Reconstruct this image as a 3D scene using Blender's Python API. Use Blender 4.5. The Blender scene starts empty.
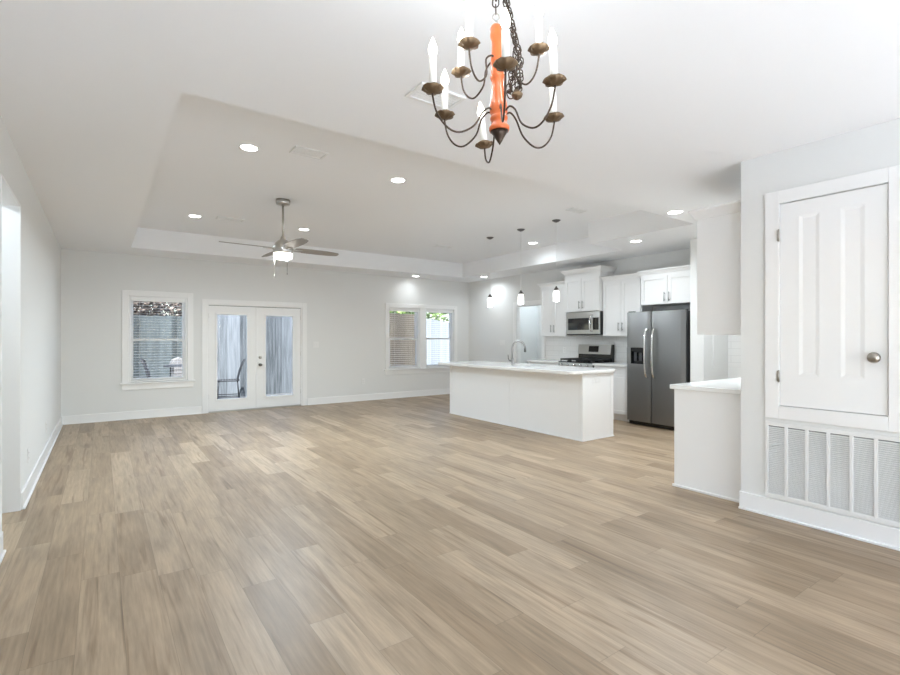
import bpy, bmesh, math, random
from mathutils import Vector, Matrix

# ------------------------------------------------------------------ camera, world, sun, exposure
S = bpy.context.scene
COL = S.collection
HC = 1.345
YAW = 0.6178
cam_d = bpy.data.cameras.new('camera')
cam = bpy.data.objects.new('camera', cam_d); COL.objects.link(cam)
cam.location = (0, 0, HC)
cam.rotation_euler = (math.pi / 2, 0, -YAW)
cam_d.sensor_width = 36.0
cam_d.lens = 36.0 * 490.1 / 900.0
cam_d.shift_y = 1.1 / 900.0
cam_d.clip_start = 0.02
S.camera = cam

W = bpy.data.worlds.new('world'); S.world = W; W.use_nodes = True
wn = W.node_tree.nodes; wl = W.node_tree.links
wn.clear()
sky = wn.new('ShaderNodeTexSky'); sky.sky_type = 'NISHITA'
sky.sun_disc = False; sky.sun_elevation = math.radians(48); sky.sun_rotation = math.radians(200)
bg = wn.new('ShaderNodeBackground'); bg.inputs['Strength'].default_value = 0.36
wo = wn.new('ShaderNodeOutputWorld')
wl.new(sky.outputs[0], bg.inputs['Color']); wl.new(bg.outputs[0], wo.inputs['Surface'])

sun_d = bpy.data.lights.new('sun', 'SUN'); sun_d.energy = 10.0; sun_d.angle = math.radians(0.6)
sun_d.color = (0.87, 0.95, 1.0)
sun = bpy.data.objects.new('sun', sun_d); COL.objects.link(sun)
sun.rotation_euler = Vector((0.10, 0.47, -0.88)).to_track_quat('-Z', 'Y').to_euler()

S.view_settings.view_transform = 'Standard'
S.view_settings.look = 'None'
S.view_settings.gamma = 1.0
S.view_settings.use_curve_mapping = False
S.view_settings.exposure = 1.06
S.cycles.max_bounces = 12
S.cycles.diffuse_bounces = 8
S.cycles.glossy_bounces = 4
S.cycles.transmission_bounces = 8
S.cycles.transparent_max_bounces = 16
S.cycles.sample_clamp_indirect = 6.0
S.cycles.caustics_reflective = False
S.cycles.caustics_refractive = False

LAMP = dict(downlight=11.5, chandelier=0.62, fan=30.0, pendant=3.4, hall=11.0)
R = math.radians

# ------------------------------------------------------------------ materials
def mat(name, col, rough=0.5, metal=0.0, emit=None, estr=0.0, bump=0.0, bscale=60.0, spec=0.5, vary=0.0, vscale=3.0, stretch=None, trans=0.0, coat=0.0):
    m = bpy.data.materials.new(name); m.use_nodes = True
    nt = m.node_tree; n = nt.nodes; l = nt.links
    b = n['Principled BSDF']
    b.inputs['Base Color'].default_value = (*col, 1)
    b.inputs['Roughness'].default_value = rough
    b.inputs['Metallic'].default_value = metal
    b.inputs['Specular IOR Level'].default_value = spec
    b.inputs['Transmission Weight'].default_value = trans
    b.inputs['Coat Weight'].default_value = coat
    if emit:
        b.inputs['Emission Color'].default_value = (*emit, 1)
        b.inputs['Emission Strength'].default_value = estr
    if bump or vary:
        tc = n.new('ShaderNodeTexCoord'); mp = n.new('ShaderNodeMapping')
        l.new(tc.outputs['Object'], mp.inputs['Vector'])
        if stretch: mp.inputs['Scale'].default_value = stretch
    if bump:
        t = n.new('ShaderNodeTexNoise'); t.inputs['Scale'].default_value = bscale; t.inputs['Detail'].default_value = 3
        l.new(mp.outputs[0], t.inputs['Vector'])
        bp = n.new('ShaderNodeBump'); bp.inputs['Strength'].default_value = bump; bp.inputs['Distance'].default_value = 0.002
        l.new(t.outputs['Fac'], bp.inputs['Height']); l.new(bp.outputs[0], b.inputs['Normal'])
    if vary:
        t2 = n.new('ShaderNodeTexNoise'); t2.inputs['Scale'].default_value = vscale; t2.inputs['Detail'].default_value = 4
        l.new(mp.outputs[0], t2.inputs['Vector'])
        mx = n.new('ShaderNodeMix'); mx.data_type = 'RGBA'
        mx.inputs[6].default_value = (*[c * (1 - vary) for c in col], 1)
        mx.inputs[7].default_value = (*[min(1, c * (1 + vary)) for c in col], 1)
        l.new(t2.outputs['Fac'], mx.inputs[0]); l.new(mx.outputs[2], b.inputs['Base Color'])
    return m

def floor_mat():
    m = bpy.data.materials.new('oak_vinyl_plank'); m.use_nodes = True
    nt = m.node_tree; n = nt.nodes; l = nt.links; b = n['Principled BSDF']
    tc = n.new('ShaderNodeTexCoord'); sx = n.new('ShaderNodeSeparateXYZ'); l.new(tc.outputs['Object'], sx.inputs[0])
    def mth(op, a, c=None, d=None):
        k = n.new('ShaderNodeMath'); k.operation = op
        for i, v in enumerate((a, c, d)):
            if v is None: continue
            if isinstance(v, (int, float)): k.inputs[i].default_value = v
            else: l.new(v, k.inputs[i])
        return k.outputs[0]
    PW, PL = 0.178, 1.22
    rx = mth('DIVIDE', mth('ADD', sx.outputs[0], 20.03), PW)
    row = mth('FLOOR', rx); fx = mth('FRACT', rx)
    wn1 = n.new('ShaderNodeTexWhiteNoise'); wn1.noise_dimensions = '1D'; l.new(row, wn1.inputs['W'])
    ry = mth('ADD', mth('DIVIDE', mth('ADD', sx.outputs[1], 20.0), PL), mth('MULTIPLY', wn1.outputs['Value'], 7.0))
    idx = mth('FLOOR', ry); fy = mth('FRACT', ry)
    cv = n.new('ShaderNodeCombineXYZ'); l.new(row, cv.inputs[0]); l.new(idx, cv.inputs[1])
    wn2 = n.new('ShaderNodeTexWhiteNoise'); wn2.noise_dimensions = '3D'; l.new(cv.outputs[0], wn2.inputs['Vector'])
    ramp = n.new('ShaderNodeValToRGB'); e = ramp.color_ramp.elements
    e[0].position = 0.0; e[0].color = (0.285, 0.205, 0.130, 1)
    e[1].position = 1.0; e[1].color = (0.440, 0.336, 0.230, 1)
    k = e.new(0.5); k.color = (0.365, 0.271, 0.179, 1)
    l.new(wn2.outputs['Value'], ramp.inputs[0])
    # long grain, each plank with its own offset
    off = mth('MULTIPLY', wn2.outputs['Value'], 37.0)
    gv = n.new('ShaderNodeCombineXYZ')
    l.new(mth('ADD', mth('MULTIPLY', sx.outputs[0], 1.0), off), gv.inputs[0])
    l.new(mth('MULTIPLY', sx.outputs[1], 0.055), gv.inputs[1]); l.new(off, gv.inputs[2])
    g1 = n.new('ShaderNodeTexNoise'); g1.inputs['Scale'].default_value = 55; g1.inputs['Detail'].default_value = 5; g1.inputs['Roughness'].default_value = 0.65
    l.new(gv.outputs[0], g1.inputs['Vector'])
    gv2 = n.new('ShaderNodeCombineXYZ')
    l.new(mth('ADD', sx.outputs[0], off), gv2.inputs[0]); l.new(mth('MULTIPLY', sx.outputs[1], 0.16), gv2.inputs[1]); l.new(off, gv2.inputs[2])
    g2 = n.new('ShaderNodeTexNoise'); g2.inputs['Scale'].default_value = 9; g2.inputs['Detail'].default_value = 3
    g2.inputs['Distortion'].default_value = 0.6
    l.new(gv2.outputs[0], g2.inputs['Vector'])
    fac = mth('ADD', mth('ADD', mth('MULTIPLY', mth('SUBTRACT', g1.outputs['Fac'], 0.5), 0.9), mth('MULTIPLY', mth('SUBTRACT', g2.outputs['Fac'], 0.5), 0.7)), 1.0)
    gv3 = n.new('ShaderNodeCombineXYZ')
    l.new(mth('ADD', sx.outputs[0], mth('MULTIPLY', off, 1.7)), gv3.inputs[0]); l.new(mth('MULTIPLY', sx.outputs[1], 0.05), gv3.inputs[1]); l.new(off, gv3.inputs[2])
    g3 = n.new('ShaderNodeTexNoise'); g3.inputs['Scale'].default_value = 16; g3.inputs['Detail'].default_value = 4; g3.inputs['Distortion'].default_value = 1.2
    l.new(gv3.outputs[0], g3.inputs['Vector'])
    streak = n.new('ShaderNodeMapRange'); streak.interpolation_type = 'SMOOTHSTEP'
    streak.inputs[1].default_value = 0.54; streak.inputs[2].default_value = 0.74; streak.inputs[3].default_value = 0.0; streak.inputs[4].default_value = 0.8
    l.new(g3.outputs['Fac'], streak.inputs[0])
    # seams
    ex = mth('MINIMUM', fx, mth('SUBTRACT', 1.0, fx)); ey = mth('MINIMUM', fy, mth('SUBTRACT', 1.0, fy))
    sxm = mth('GREATER_THAN', mth('MULTIPLY', ex, PW), 0.0011); sym = mth('GREATER_THAN', mth('MULTIPLY', ey, PL), 0.0013)
    seam = mth('ADD', mth('MULTIPLY', mth('MULTIPLY', sxm, sym), 0.3), 0.7)
    tot = mth('MULTIPLY', fac, seam)
    vm = n.new('ShaderNodeVectorMath'); vm.operation = 'SCALE'
    smx = n.new('ShaderNodeMix'); smx.data_type = 'RGBA'; smx.inputs[7].default_value = (0.205, 0.136, 0.080, 1)
    l.new(streak.outputs[0], smx.inputs[0]); l.new(ramp.outputs[0], smx.inputs[6])
    l.new(smx.outputs[2], vm.inputs[0]); l.new(tot, vm.inputs['Scale'])
    l.new(vm.outputs[0], b.inputs['Base Color'])
    b.inputs['Roughness'].default_value = 0.42
    b.inputs['Specular IOR Level'].default_value = 0.4
    bp = n.new('ShaderNodeBump'); bp.inputs['Strength'].default_value = 0.12; bp.inputs['Distance'].default_value = 0.001
    l.new(g1.outputs['Fac'], bp.inputs['Height']); l.new(bp.outputs[0], b.inputs['Normal'])
    return m

def tile_mat():
    m = bpy.data.materials.new('white_tile'); m.use_nodes = True
    n = m.node_tree.nodes; l = m.node_tree.links; b = n['Principled BSDF']
    tc = n.new('ShaderNodeTexCoord'); mp = n.new('ShaderNodeMapping'); mp.inputs['Rotation'].default_value = (0, R(-90), R(-90))
    sx = n.new('ShaderNodeSeparateXYZ'); cx = n.new('ShaderNodeCombineXYZ')
    l.new(tc.outputs['Object'], sx.inputs[0]); l.new(sx.outputs[1], cx.inputs[0]); l.new(sx.outputs[2], cx.inputs[1])
    br = n.new('ShaderNodeTexBrick'); br.inputs['Scale'].default_value = 1.0
    br.inputs['Brick Width'].default_value = 0.30; br.inputs['Row Height'].default_value = 0.10; br.inputs['Mortar Size'].default_value = 0.0025
    br.inputs['Color1'].default_value = (0.80, 0.80, 0.79, 1); br.inputs['Color2'].default_value = (0.78, 0.78, 0.77, 1); br.inputs['Mortar'].default_value = (0.66, 0.66, 0.65, 1)
    l.new(cx.outputs[0], br.inputs['Vector']); l.new(br.outputs['Color'], b.inputs['Base Color'])
    b.inputs['Roughness'].default_value = 0.25
    return m

def glass_mat(name, tint=(1, 1, 1), refl=0.07):
    m = bpy.data.materials.new(name); m.use_nodes = True
    n = m.node_tree.nodes; l = m.node_tree.links
    n.remove(n['Principled BSDF'])
    tr = n.new('ShaderNodeBsdfTransparent'); tr.inputs[0].default_value = (*tint, 1)
    gl = n.new('ShaderNodeBsdfGlossy'); gl.inputs['Roughness'].default_value = 0.02
    fr = n.new('ShaderNodeFresnel'); fr.inputs['IOR'].default_value = 1.10
    mx = n.new('ShaderNodeMixShader')
    l.new(fr.outputs[0], mx.inputs[0]); l.new(tr.outputs[0], mx.inputs[1]); l.new(gl.outputs[0], mx.inputs[2])
    l.new(mx.outputs[0], n['Material Output'].inputs['Surface'])
    return m

def fence_mat(name, c1, c2):
    m = bpy.data.materials.new(name); m.use_nodes = True
    n = m.node_tree.nodes; l = m.node_tree.links; b = n['Principled BSDF']
    geo = n.new('ShaderNodeNewGeometry')
    tc = n.new('ShaderNodeTexCoord'); mp = n.new('ShaderNodeMapping'); mp.inputs['Scale'].default_value = (9, 9, 0.6)
    l.new(tc.outputs['Object'], mp.inputs[0])
    t = n.new('ShaderNodeTexNoise'); t.inputs['Scale'].default_value = 2.5; t.inputs['Detail'].default_value = 5
    l.new(mp.outputs[0], t.inputs['Vector'])
    ad = n.new('ShaderNodeMath'); ad.operation = 'MULTIPLY_ADD'; ad.inputs[1].default_value = 0.8
    l.new(geo.outputs['Random Per Island'], ad.inputs[0])
    m2 = n.new('ShaderNodeMath'); m2.operation = 'MULTIPLY_ADD'; m2.inputs[1].default_value = 1.3; m2.inputs[2].default_value = -0.52
    l.new(t.outputs['Fac'], m2.inputs[0]); l.new(m2.outputs[0], ad.inputs[2])
    rp = n.new('ShaderNodeValToRGB'); rp.color_ramp.elements[0].color = (*c1, 1); rp.color_ramp.elements[1].color = (*c2, 1)
    l.new(ad.outputs[0], rp.inputs[0]); l.new(rp.outputs[0], b.inputs['Base Color']); b.inputs['Roughness'].default_value = 0.8
    return m

def leaf_mat(name, c1, c2):
    m = bpy.data.materials.new(name); m.use_nodes = True
    n = m.node_tree.nodes; l = m.node_tree.links; b = n['Principled BSDF']
    geo = n.new('ShaderNodeNewGeometry')
    rp = n.new('ShaderNodeValToRGB'); rp.color_ramp.elements[0].color = (*c1, 1); rp.color_ramp.elements[1].color = (*c2, 1)
    l.new(geo.outputs['Random Per Island'], rp.inputs[0]); l.new(rp.outputs[0], b.inputs['Base Color']); b.inputs['Roughness'].default_value = 0.6
    return m

M = {}
M['wall'] = mat('wall_paint', (0.775, 0.78, 0.77), 0.75, bump=0.08, bscale=140, spec=0.25)
M['ceil'] = mat('ceiling_paint', (0.875, 0.88, 0.89), 0.85, bump=0.12, bscale=90, spec=0.15)
M['trim'] = mat('trim_paint', (0.86, 0.86, 0.855), 0.35, vary=0.01, vscale=2)
M['cab'] = mat('cabinet_lacquer', (0.86, 0.86, 0.855), 0.3, vary=0.01, vscale=2)
M['quartz'] = mat('quartz', (0.84, 0.84, 0.83), 0.15, vary=0.012, vscale=9)
M['floor'] = floor_mat()
M['tile'] = tile_mat()
M['steel'] = mat('brushed_steel', (0.50, 0.50, 0.49), 0.30, 1.0, vary=0.04, vscale=14, stretch=(1, 1, 30))
M['fsteel'] = mat('fridge_steel', (0.27, 0.27, 0.27), 0.36, 1.0, vary=0.04, vscale=10, stretch=(30, 30, 1))
M['chrome'] = mat('polished_steel', (0.72, 0.72, 0.72), 0.12, 1.0, vary=0.02)
M['nickel'] = mat('satin_nickel', (0.55, 0.53, 0.50), 0.28, 1.0, vary=0.03)
M['dnickel'] = mat('dark_nickel', (0.16, 0.155, 0.15), 0.3, 1.0, vary=0.05)
M['pull'] = mat('nickel_pull', (0.36, 0.355, 0.35), 0.3, 1.0, vary=0.03)
M['black'] = mat('black_enamel', (0.012, 0.012, 0.013), 0.22, vary=0.1)
M['bglass'] = mat('black_glass', (0.015, 0.016, 0.018), 0.06, vary=0.1)
M['iron'] = mat('cast_iron', (0.018, 0.018, 0.018), 0.55, bump=0.3, bscale=200)
M['darkside'] = mat('dark_grey_casing', (0.045, 0.046, 0.048), 0.45, bump=0.1, bscale=300)
M['oldbrass'] = mat('aged_brass', (0.17, 0.115, 0.068), 0.5, 0.75, vary=0.3, vscale=40)
M['bronze'] = mat('dark_bronze_wire', (0.07, 0.05, 0.038), 0.4, 0.8, vary=0.2, vscale=30)
M['orange'] = mat('orange_stained_wood', (0.60, 0.125, 0.025), 0.35, vary=0.25, vscale=18, stretch=(1, 1, 0.2), coat=0.3)
M['candle'] = mat('candle_sleeve', (0.88, 0.86, 0.80), 0.5, vary=0.02)
M['bulb'] = mat('lit_bulb', (1, 0.95, 0.85), 0.2, emit=(1.0, 0.92, 0.80), estr=3)
M['led'] = mat('lit_lens', (1, 1, 1), 0.4, emit=(1.0, 0.98, 0.95), estr=8)
M['bowl'] = mat('lit_frosted_glass', (1, 1, 1), 0.3, emit=(1.0, 0.95, 0.86), estr=2.2)
M['frost'] = mat('lit_pendant_glass', (1, 1, 1), 0.2, emit=(1.0, 0.96, 0.9), estr=1.6)
M['blade'] = mat('fan_blade_taupe', (0.30, 0.275, 0.25), 0.4, vary=0.15, vscale=10, stretch=(0.2, 1, 1))
M['glass'] = glass_mat('window_glass')
M['blind'] = mat('blind_vinyl', (0.86, 0.86, 0.85), 0.45, vary=0.01)
M['plate'] = mat('white_plate', (0.82, 0.82, 0.81), 0.35, vary=0.01)
M['slot'] = mat('outlet_slot', (0.25, 0.25, 0.25), 0.5, vary=0.05)
M['vent'] = mat('vent_enamel', (0.80, 0.80, 0.79), 0.4, vary=0.01)
M['filter'] = mat('filter_gray', (0.30, 0.30, 0.30), 0.9, bump=0.2, bscale=120)
M['vent_shade'] = mat('duct_shade_gray', (0.22, 0.22, 0.22), 0.9, vary=0.05)
M['display'] = mat('display_black', (0.01, 0.011, 0.013), 0.1, vary=0.1)
M['gray'] = mat('gray_plastic', (0.06, 0.06, 0.065), 0.4, vary=0.05)
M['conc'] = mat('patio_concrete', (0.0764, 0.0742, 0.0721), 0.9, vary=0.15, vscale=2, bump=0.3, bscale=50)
M['drive'] = mat('bounce_drive_concrete', (0.82, 0.83, 0.84), 0.9, vary=0.05, vscale=2)  # made pale so it bounces sun in through the added front window
M['fence'] = fence_mat('weathered_fence', (0.0264, 0.0293, 0.0307), (0.1690, 0.1761, 0.1820))
M['fence_dark'] = fence_mat('dark_grey_fence', (0.0066, 0.0100, 0.0100), (0.0685, 0.0794, 0.0770))  # darker tones than the other grey fence
M['fence2'] = fence_mat('tan_fence', (0.0214, 0.0146, 0.0076), (0.1166, 0.0922, 0.0633))
M['fence3'] = fence_mat('pale_fence', (0.2045, 0.2045, 0.2005), (0.3410, 0.3410, 0.3370))
M['leafb'] = leaf_mat('brown_leaves', (0.0195, 0.0118, 0.0077), (0.2210, 0.1625, 0.1235))
M['leafg'] = leaf_mat('green_leaves', (0.0450, 0.0900, 0.0225), (0.2925, 0.3825, 0.1125))
M['bark'] = mat('bark', (0.10, 0.09, 0.09), 0.9, bump=0.8, bscale=30, vary=0.3, vscale=8)
M['pmetal'] = mat('patio_metal', (0.016, 0.015, 0.016), 0.65, 0.0, vary=0.1)
M['wplastic'] = mat('white_resin', (0.1665, 0.1540, 0.1457), 0.5, vary=0.03)
M['knobm'] = mat('brushed_knob', (0.42, 0.39, 0.35), 0.3, 1.0, vary=0.06, vscale=20)

# ------------------------------------------------------------------ mesh builder
class MB:
    def __init__(s): s.v = []; s.f = []; s.sm = []
    def quad(s, *p, smooth=False):
        i = len(s.v); s.v += [tuple(q) for q in p]; s.f.append(tuple(range(i, i + len(p)))); s.sm.append(smooth); return s
    def box(s, x0, y0, z0, x1, y1, z1):
        x0, x1 = min(x0, x1), max(x0, x1); y0, y1 = min(y0, y1), max(y0, y1); z0, z1 = min(z0, z1), max(z0, z1)
        i = len(s.v)
        s.v += [(x0, y0, z0), (x1, y0, z0), (x1, y1, z0), (x0, y1, z0), (x0, y0, z1), (x1, y0, z1), (x1, y1, z1), (x0, y1, z1)]
        for q in ((0, 3, 2, 1), (4, 5, 6, 7), (0, 1, 5, 4), (1, 2, 6, 5), (2, 3, 7, 6), (3, 0, 4, 7)):
            s.f.append(tuple(i + k for k in q)); s.sm.append(False)
        return s
    def prism(s, pts, axis, a, b):
        # extrude a 2D outline (pts) along an axis; axis 'x': pts=(y,z), 'y': (x,z), 'z': (x,y)
        def P(p, t): return {'x': (t, p[0], p[1]), 'y': (p[0], t, p[1]), 'z': (p[0], p[1], t)}[axis]
        i = len(s.v); n = len(pts)
        s.v += [P(p, a) for p in pts] + [P(p, b) for p in pts]
        s.f.append(tuple(range(i, i + n))); s.sm.append(False)
        s.f.append(tuple(range(i + 2 * n - 1, i + n - 1, -1))); s.sm.append(False)
        for k in range(n):
            j = (k + 1) % n
            s.f.append((i + k, i + n + k, i + n + j, i + j)); s.sm.append(False)
        return s
    def lathe(s, c, prof, seg=24, axis='z', smooth=True, cap=True):
        # prof: list of (r, h)
        i = len(s.v); n = len(prof)
        for r, h in prof:
            for k in range(seg):
                a = 2 * math.pi * k / seg
                p = (r * math.cos(a), r * math.sin(a), h)
                if axis == 'x': p = (p[2], p[0], p[1])
                elif axis == 'y': p = (p[0], p[2], p[1])
                s.v.append((c[0] + p[0], c[1] + p[1], c[2] + p[2]))
        for q in range(n - 1):
            for k in range(seg):
                k2 = (k + 1) % seg
                s.f.append((i + q * seg + k, i + q * seg + k2, i + (q + 1) * seg + k2, i + (q + 1) * seg + k)); s.sm.append(smooth)
        if cap:
            for q in (0, n - 1):
                if prof[q][0] > 1e-6:
                    s.f.append(tuple(i + q * seg + k for k in range(seg))); s.sm.append(False)
        return s
    def tube(s, pts, r, seg=8, closed=False, smooth=True):
        pts = [Vector(p) for p in pts]; n = len(pts)
        rr = r if isinstance(r, (list, tuple)) else [r] * n
        i = len(s.v); up = None
        for q, p in enumerate(pts):
            if closed: t = pts[(q + 1) % n] - pts[q - 1]
            else: t = pts[min(q + 1, n - 1)] - pts[max(q - 1, 0)]
            t.normalize()
            if up is None:
                up = Vector((0, 0, 1)) if abs(t.z) < 0.9 else Vector((1, 0, 0))
            side = t.cross(up)
            if side.length < 1e-6: side = t.orthogonal()
            side.normalize(); up = side.cross(t).normalized()
            for k in range(seg):
                a = 2 * math.pi * k / seg
                s.v.append(tuple(p + side * (rr[q] * math.cos(a)) + up * (rr[q] * math.sin(a))))
        for q in range(n if closed else n - 1):
            q2 = (q + 1) % n
            for k in range(seg):
                k2 = (k + 1) % seg
                s.f.append((i + q * seg + k, i + q * seg + k2, i + q2 * seg + k2, i + q2 * seg + k)); s.sm.append(smooth)
        if not closed:
            s.f.append(tuple(i + k for k in range(seg))); s.sm.append(False)
            s.f.append(tuple(i + (n - 1) * seg + k for k in range(seg))); s.sm.append(False)
        return s
    def xform(s, mtx):
        s.v = [tuple(mtx @ Vector(v)) for v in s.v]; return s
    def build(s, name, m, parent=None, bevel=0.0, seg=2, origin=None):
        # vertices are in world coordinates (parents are never rotated unless local=True)
        o3 = Vector(origin) if origin is not None else (Vector(wloc(parent)) if parent else Vector((0, 0, 0)))
        me = bpy.data.meshes.new(name)
        me.from_pydata([tuple(Vector(v) - o3) for v in s.v], [], s.f)
        me.polygons.foreach_set('use_smooth', s.sm)
        bm = bmesh.new(); bm.from_mesh(me); bmesh.ops.recalc_face_normals(bm, faces=bm.faces); bm.to_mesh(me); bm.free()
        me.materials.append(m); me.update()
        o = bpy.data.objects.new(name, me); COL.objects.link(o)
        if parent:
            o.parent = parent; o.location = o3 - Vector(wloc(parent))
        else: o.location = o3
        if bevel:
            bv = o.modifiers.new('bevel', 'BEVEL'); bv.width = bevel; bv.segments = seg; bv.limit_method = 'ANGLE'; bv.angle_limit = R(40)
        return o

def wloc(o):
    v = Vector((0, 0, 0))
    while o is not None:
        v += o.location; o = o.parent
    return v

def thing(name, label, cat, loc, group=None):
    o = bpy.data.objects.new(name, None); COL.objects.link(o)
    o.location = loc; o.empty_display_size = 0.1
    return tag(o, label, cat, group)
def tag(o, label=None, cat=None, group=None):
    if label: o['label'] = label
    if cat: o['category'] = cat
    if group: o['group'] = group
    return o
def struct(o, label=None, cat=None):
    o['kind'] = 'structure'
    if label: o['label'] = label
    if cat: o['category'] = cat
    return o
def structroot(name, loc, label=None, cat=None):
    o = bpy.data.objects.new(name, None); COL.objects.link(o); o.location = loc; o.empty_display_size = 0.1
    return struct(o, label, cat)
def dup(root, loc, label=None, rotz=None):
    r = root.copy(); COL.objects.link(r); r.location = loc
    if rotz is not None: r.rotation_euler = (0, 0, rotz)
    if label: r['label'] = label
    for ch in list(root.children):
        c = ch.copy(); COL.objects.link(c); c.parent = r
        for g in ch.children:
            d = g.copy(); COL.objects.link(d); d.parent = c
    return r
def lamp(name, kind, parent, loc, energy, color=(1, 0.96, 0.9), size=0.05, spot=None):
    d = bpy.data.lights.new(name, kind); d.energy = energy; d.color = color
    if kind == 'AREA': d.shape = 'DISK'; d.size = size; d.spread = R(180 if size > 0.2 else 155)
    else: d.shadow_soft_size = size
    if spot: d.spot_size = spot; d.spot_blend = 0.6
    o = bpy.data.objects.new(name, d); COL.objects.link(o); o.parent = parent
    o.location = Vector(loc) - Vector(wloc(parent))
    return o
def spline(pts, n=6):
    pts = [Vector(p) for p in pts]; out = []
    for i in range(len(pts) - 1):
        p0 = pts[max(i - 1, 0)]; p1 = pts[i]; p2 = pts[i + 1]; p3 = pts[min(i + 2, len(pts) - 1)]
        for k in range(n):
            t = k / n
            out.append(0.5 * ((2 * p1) + (-p0 + p2) * t + (2 * p0 - 5 * p1 + 4 * p2 - p3) * t * t + (-p0 + 3 * p1 - 3 * p2 + p3) * t ** 3))
    out.append(pts[-1]); return out

# ------------------------------------------------------------------ room dimensions
XL, YF, ZC, XR = -0.52, 9.737, 2.75, 7.487
ZT = 3.07; T = 0.12; YB = -1.72; XC = 4.14; YC = 1.835

# ---- floor, ceiling
struct(MB().box(-1.9, YB - T, -0.06, 9.0, YF + T, 0).build('floor', M['floor']), 'light oak plank floor running towards the far wall', 'floor')
xs = [XL - T, 0.37, 5.9, 6.75, XR + T]; ys = [YB - T, 3.16, 4.75, 9.0, YF + T]
def in_tray(i, j):
    return (i == 1 and j in (1, 2)) or (i == 2 and j == 2)
cb = MB()
for i in range(4):
    for j in range(4):
        cb.box(xs[i], ys[j], ZT if in_tray(i, j) else ZC, xs[i + 1], ys[j + 1], 3.22)
struct(cb.build('ceiling', M['ceil']), 'white ceiling with a raised tray recess', 'ceiling')

# ---- walls with openings
def wall_x(name, x0, x1, ya, yb, holes, z1=3.0):   # plane of constant x; holes: (y0,y1,z0,z1)
    m = MB(); y = ya
    for (h0, h1, a, b) in sorted(holes):
        m.box(x0, y, 0, x1, h0, z1)
        if a > 0: m.box(x0, h0, 0, x1, h1, a)
        m.box(x0, h0, b, x1, h1, z1); y = h1
    m.box(x0, y, 0, x1, yb, z1)
    return struct(m.build(name, M['wall']))
def wall_y(name, y0, y1, xa, xb, holes, z1=3.0):
    m = MB(); x = xa
    for (h0, h1, a, b) in sorted(holes):
        m.box(x, y0, 0, h0, y1, z1)
        if a > 0: m.box(h0, y0, 0, h1, y1, a)
        m.box(h0, y0, b, h1, y1, z1); x = h1
    m.box(x, y0, 0, xb, y1, z1)
    return struct(m.build(name, M['wall']))
W1 = (0.363, 1.231, 0.61, 2.055); DR = (1.555, 3.275, 0, 1.965); W2 = (5.235, 7.035, 0.655, 2.045)
W3 = (-0.3, 3.95, 0.02, 2.15)
AD = (0.936, 1.560, 0.842, 2.352)
wall_y('wall_far', YF, YF + T, XL - T, XR + T, [W1, DR, W2])
wall_x('wall_left', XL - T, XL, YB, YF, [(4.17, 5.08, 0, 2.39)])
wall_x('wall_right', XR, XR + T, YB, YF, [(7.22, 8.0, 0, 2.06)])
wall_x('wall_closet', XC, XC + T, YB, YC, [AD])
wall_y('wall_closet_back', YC - T, YC, XC + T, XR, [])
wall_y('wall_front', YB - T, YB, XL - T, XR + T, [W3])
# hall beyond the left opening and pantry beyond the right doorway
m = MB(); m.box(-1.9, 3.4, 0, -1.8, 6.0, ZC); m.box(-1.8, 3.4, 0, XL - T, 3.5, ZC); m.box(-1.8, 5.9, 0, XL - T, 6.0, ZC); m.box(-1.9, 3.4, ZC, XL - T, 6.0, ZC + 0.1)
struct(m.build('wall_hall', M['wall']))
m = MB(); m.box(8.75, 6.4, 0, 8.85, 8.7, ZC); m.box(XR + T, 6.4, 0, 8.75, 6.5, ZC); m.box(XR + T, 8.6, 0, 8.75, 8.7, ZC); m.box(XR + T, 6.4, ZC, 8.85, 8.7, ZC + 0.1)
struct(m.build('wall_pantry', M['wall']))

def fill_dome_light(label, x, y, key='hall'):  # added fixture out of view, brightens the hall and side room
    t = thing('fill_dome_light', label, 'ceiling light', (x, y, ZC))
    MB().lathe((x, y, ZC), [(0.13, 0), (0.13, -0.02), (0.12, -0.03)], 24).build('base', M['nickel'], t)
    MB().lathe((x, y, ZC), [(0.12, -0.028), (0.10, -0.06), (0.05, -0.085), (0.0, -0.09)], 24).build('dome', M['bowl'], t)
    lamp('lamp', 'POINT', t, (x, y, ZC - 0.14), LAMP[key], (0.78, 0.90, 1.0), 0.08)
fill_dome_light('added unseen round dome light on the ceiling of the room through the right doorway', 8.1, 7.7)
fill_dome_light('added unseen round dome light on the ceiling of the hall through the left opening', -1.2, 4.5)

# ---- baseboards (with a thin shoe strip)
def base_x(name, x, d, ya, yb):
    m = MB().box(x, ya, 0, x + d * 0.016, yb, 0.135).box(x + d * 0.016, ya, 0, x + d * 0.03, yb, 0.018)
    return struct(m.build(name, M['trim'], bevel=0.004))
def base_y(name, y, d, xa, xb):
    m = MB().box(xa, y, 0, xb, y + d * 0.016, 0.135).box(xa, y + d * 0.016, 0, xb, y + d * 0.03, 0.018)
    return struct(m.build(name, M['trim'], bevel=0.004))
base_x('baseboard_left', XL, 1, 5.085, YF - 0.035)
base_x('baseboard_left', XL, 1, YB, 4.14)
base_y('baseboard_far', YF, -1, XL, 1.455); base_y('baseboard_far', YF, -1, 3.378, XR - 0.035)
base_x('baseboard_right', XR, -1, 8.095, YF - 0.001)
base_x('baseboard_closet', XC, -1, YB, YC + 0.008); base_y('baseboard_front', YB, 1, XL + 0.03, XC - 0.03)
# jamb liner of the left opening
j = MB(); j.box(XL - T - 0.004, 5.065, 0, XL + 0.004, 5.082, 2.392); j.box(XL - T - 0.004, 4.168, 0, XL + 0.004, 4.185, 2.392); j.box(XL - T - 0.004, 4.185, 2.375, XL + 0.004, 5.065, 2.392)
struct(j.build('trim_1', M['trim'], bevel=0.003))
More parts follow.
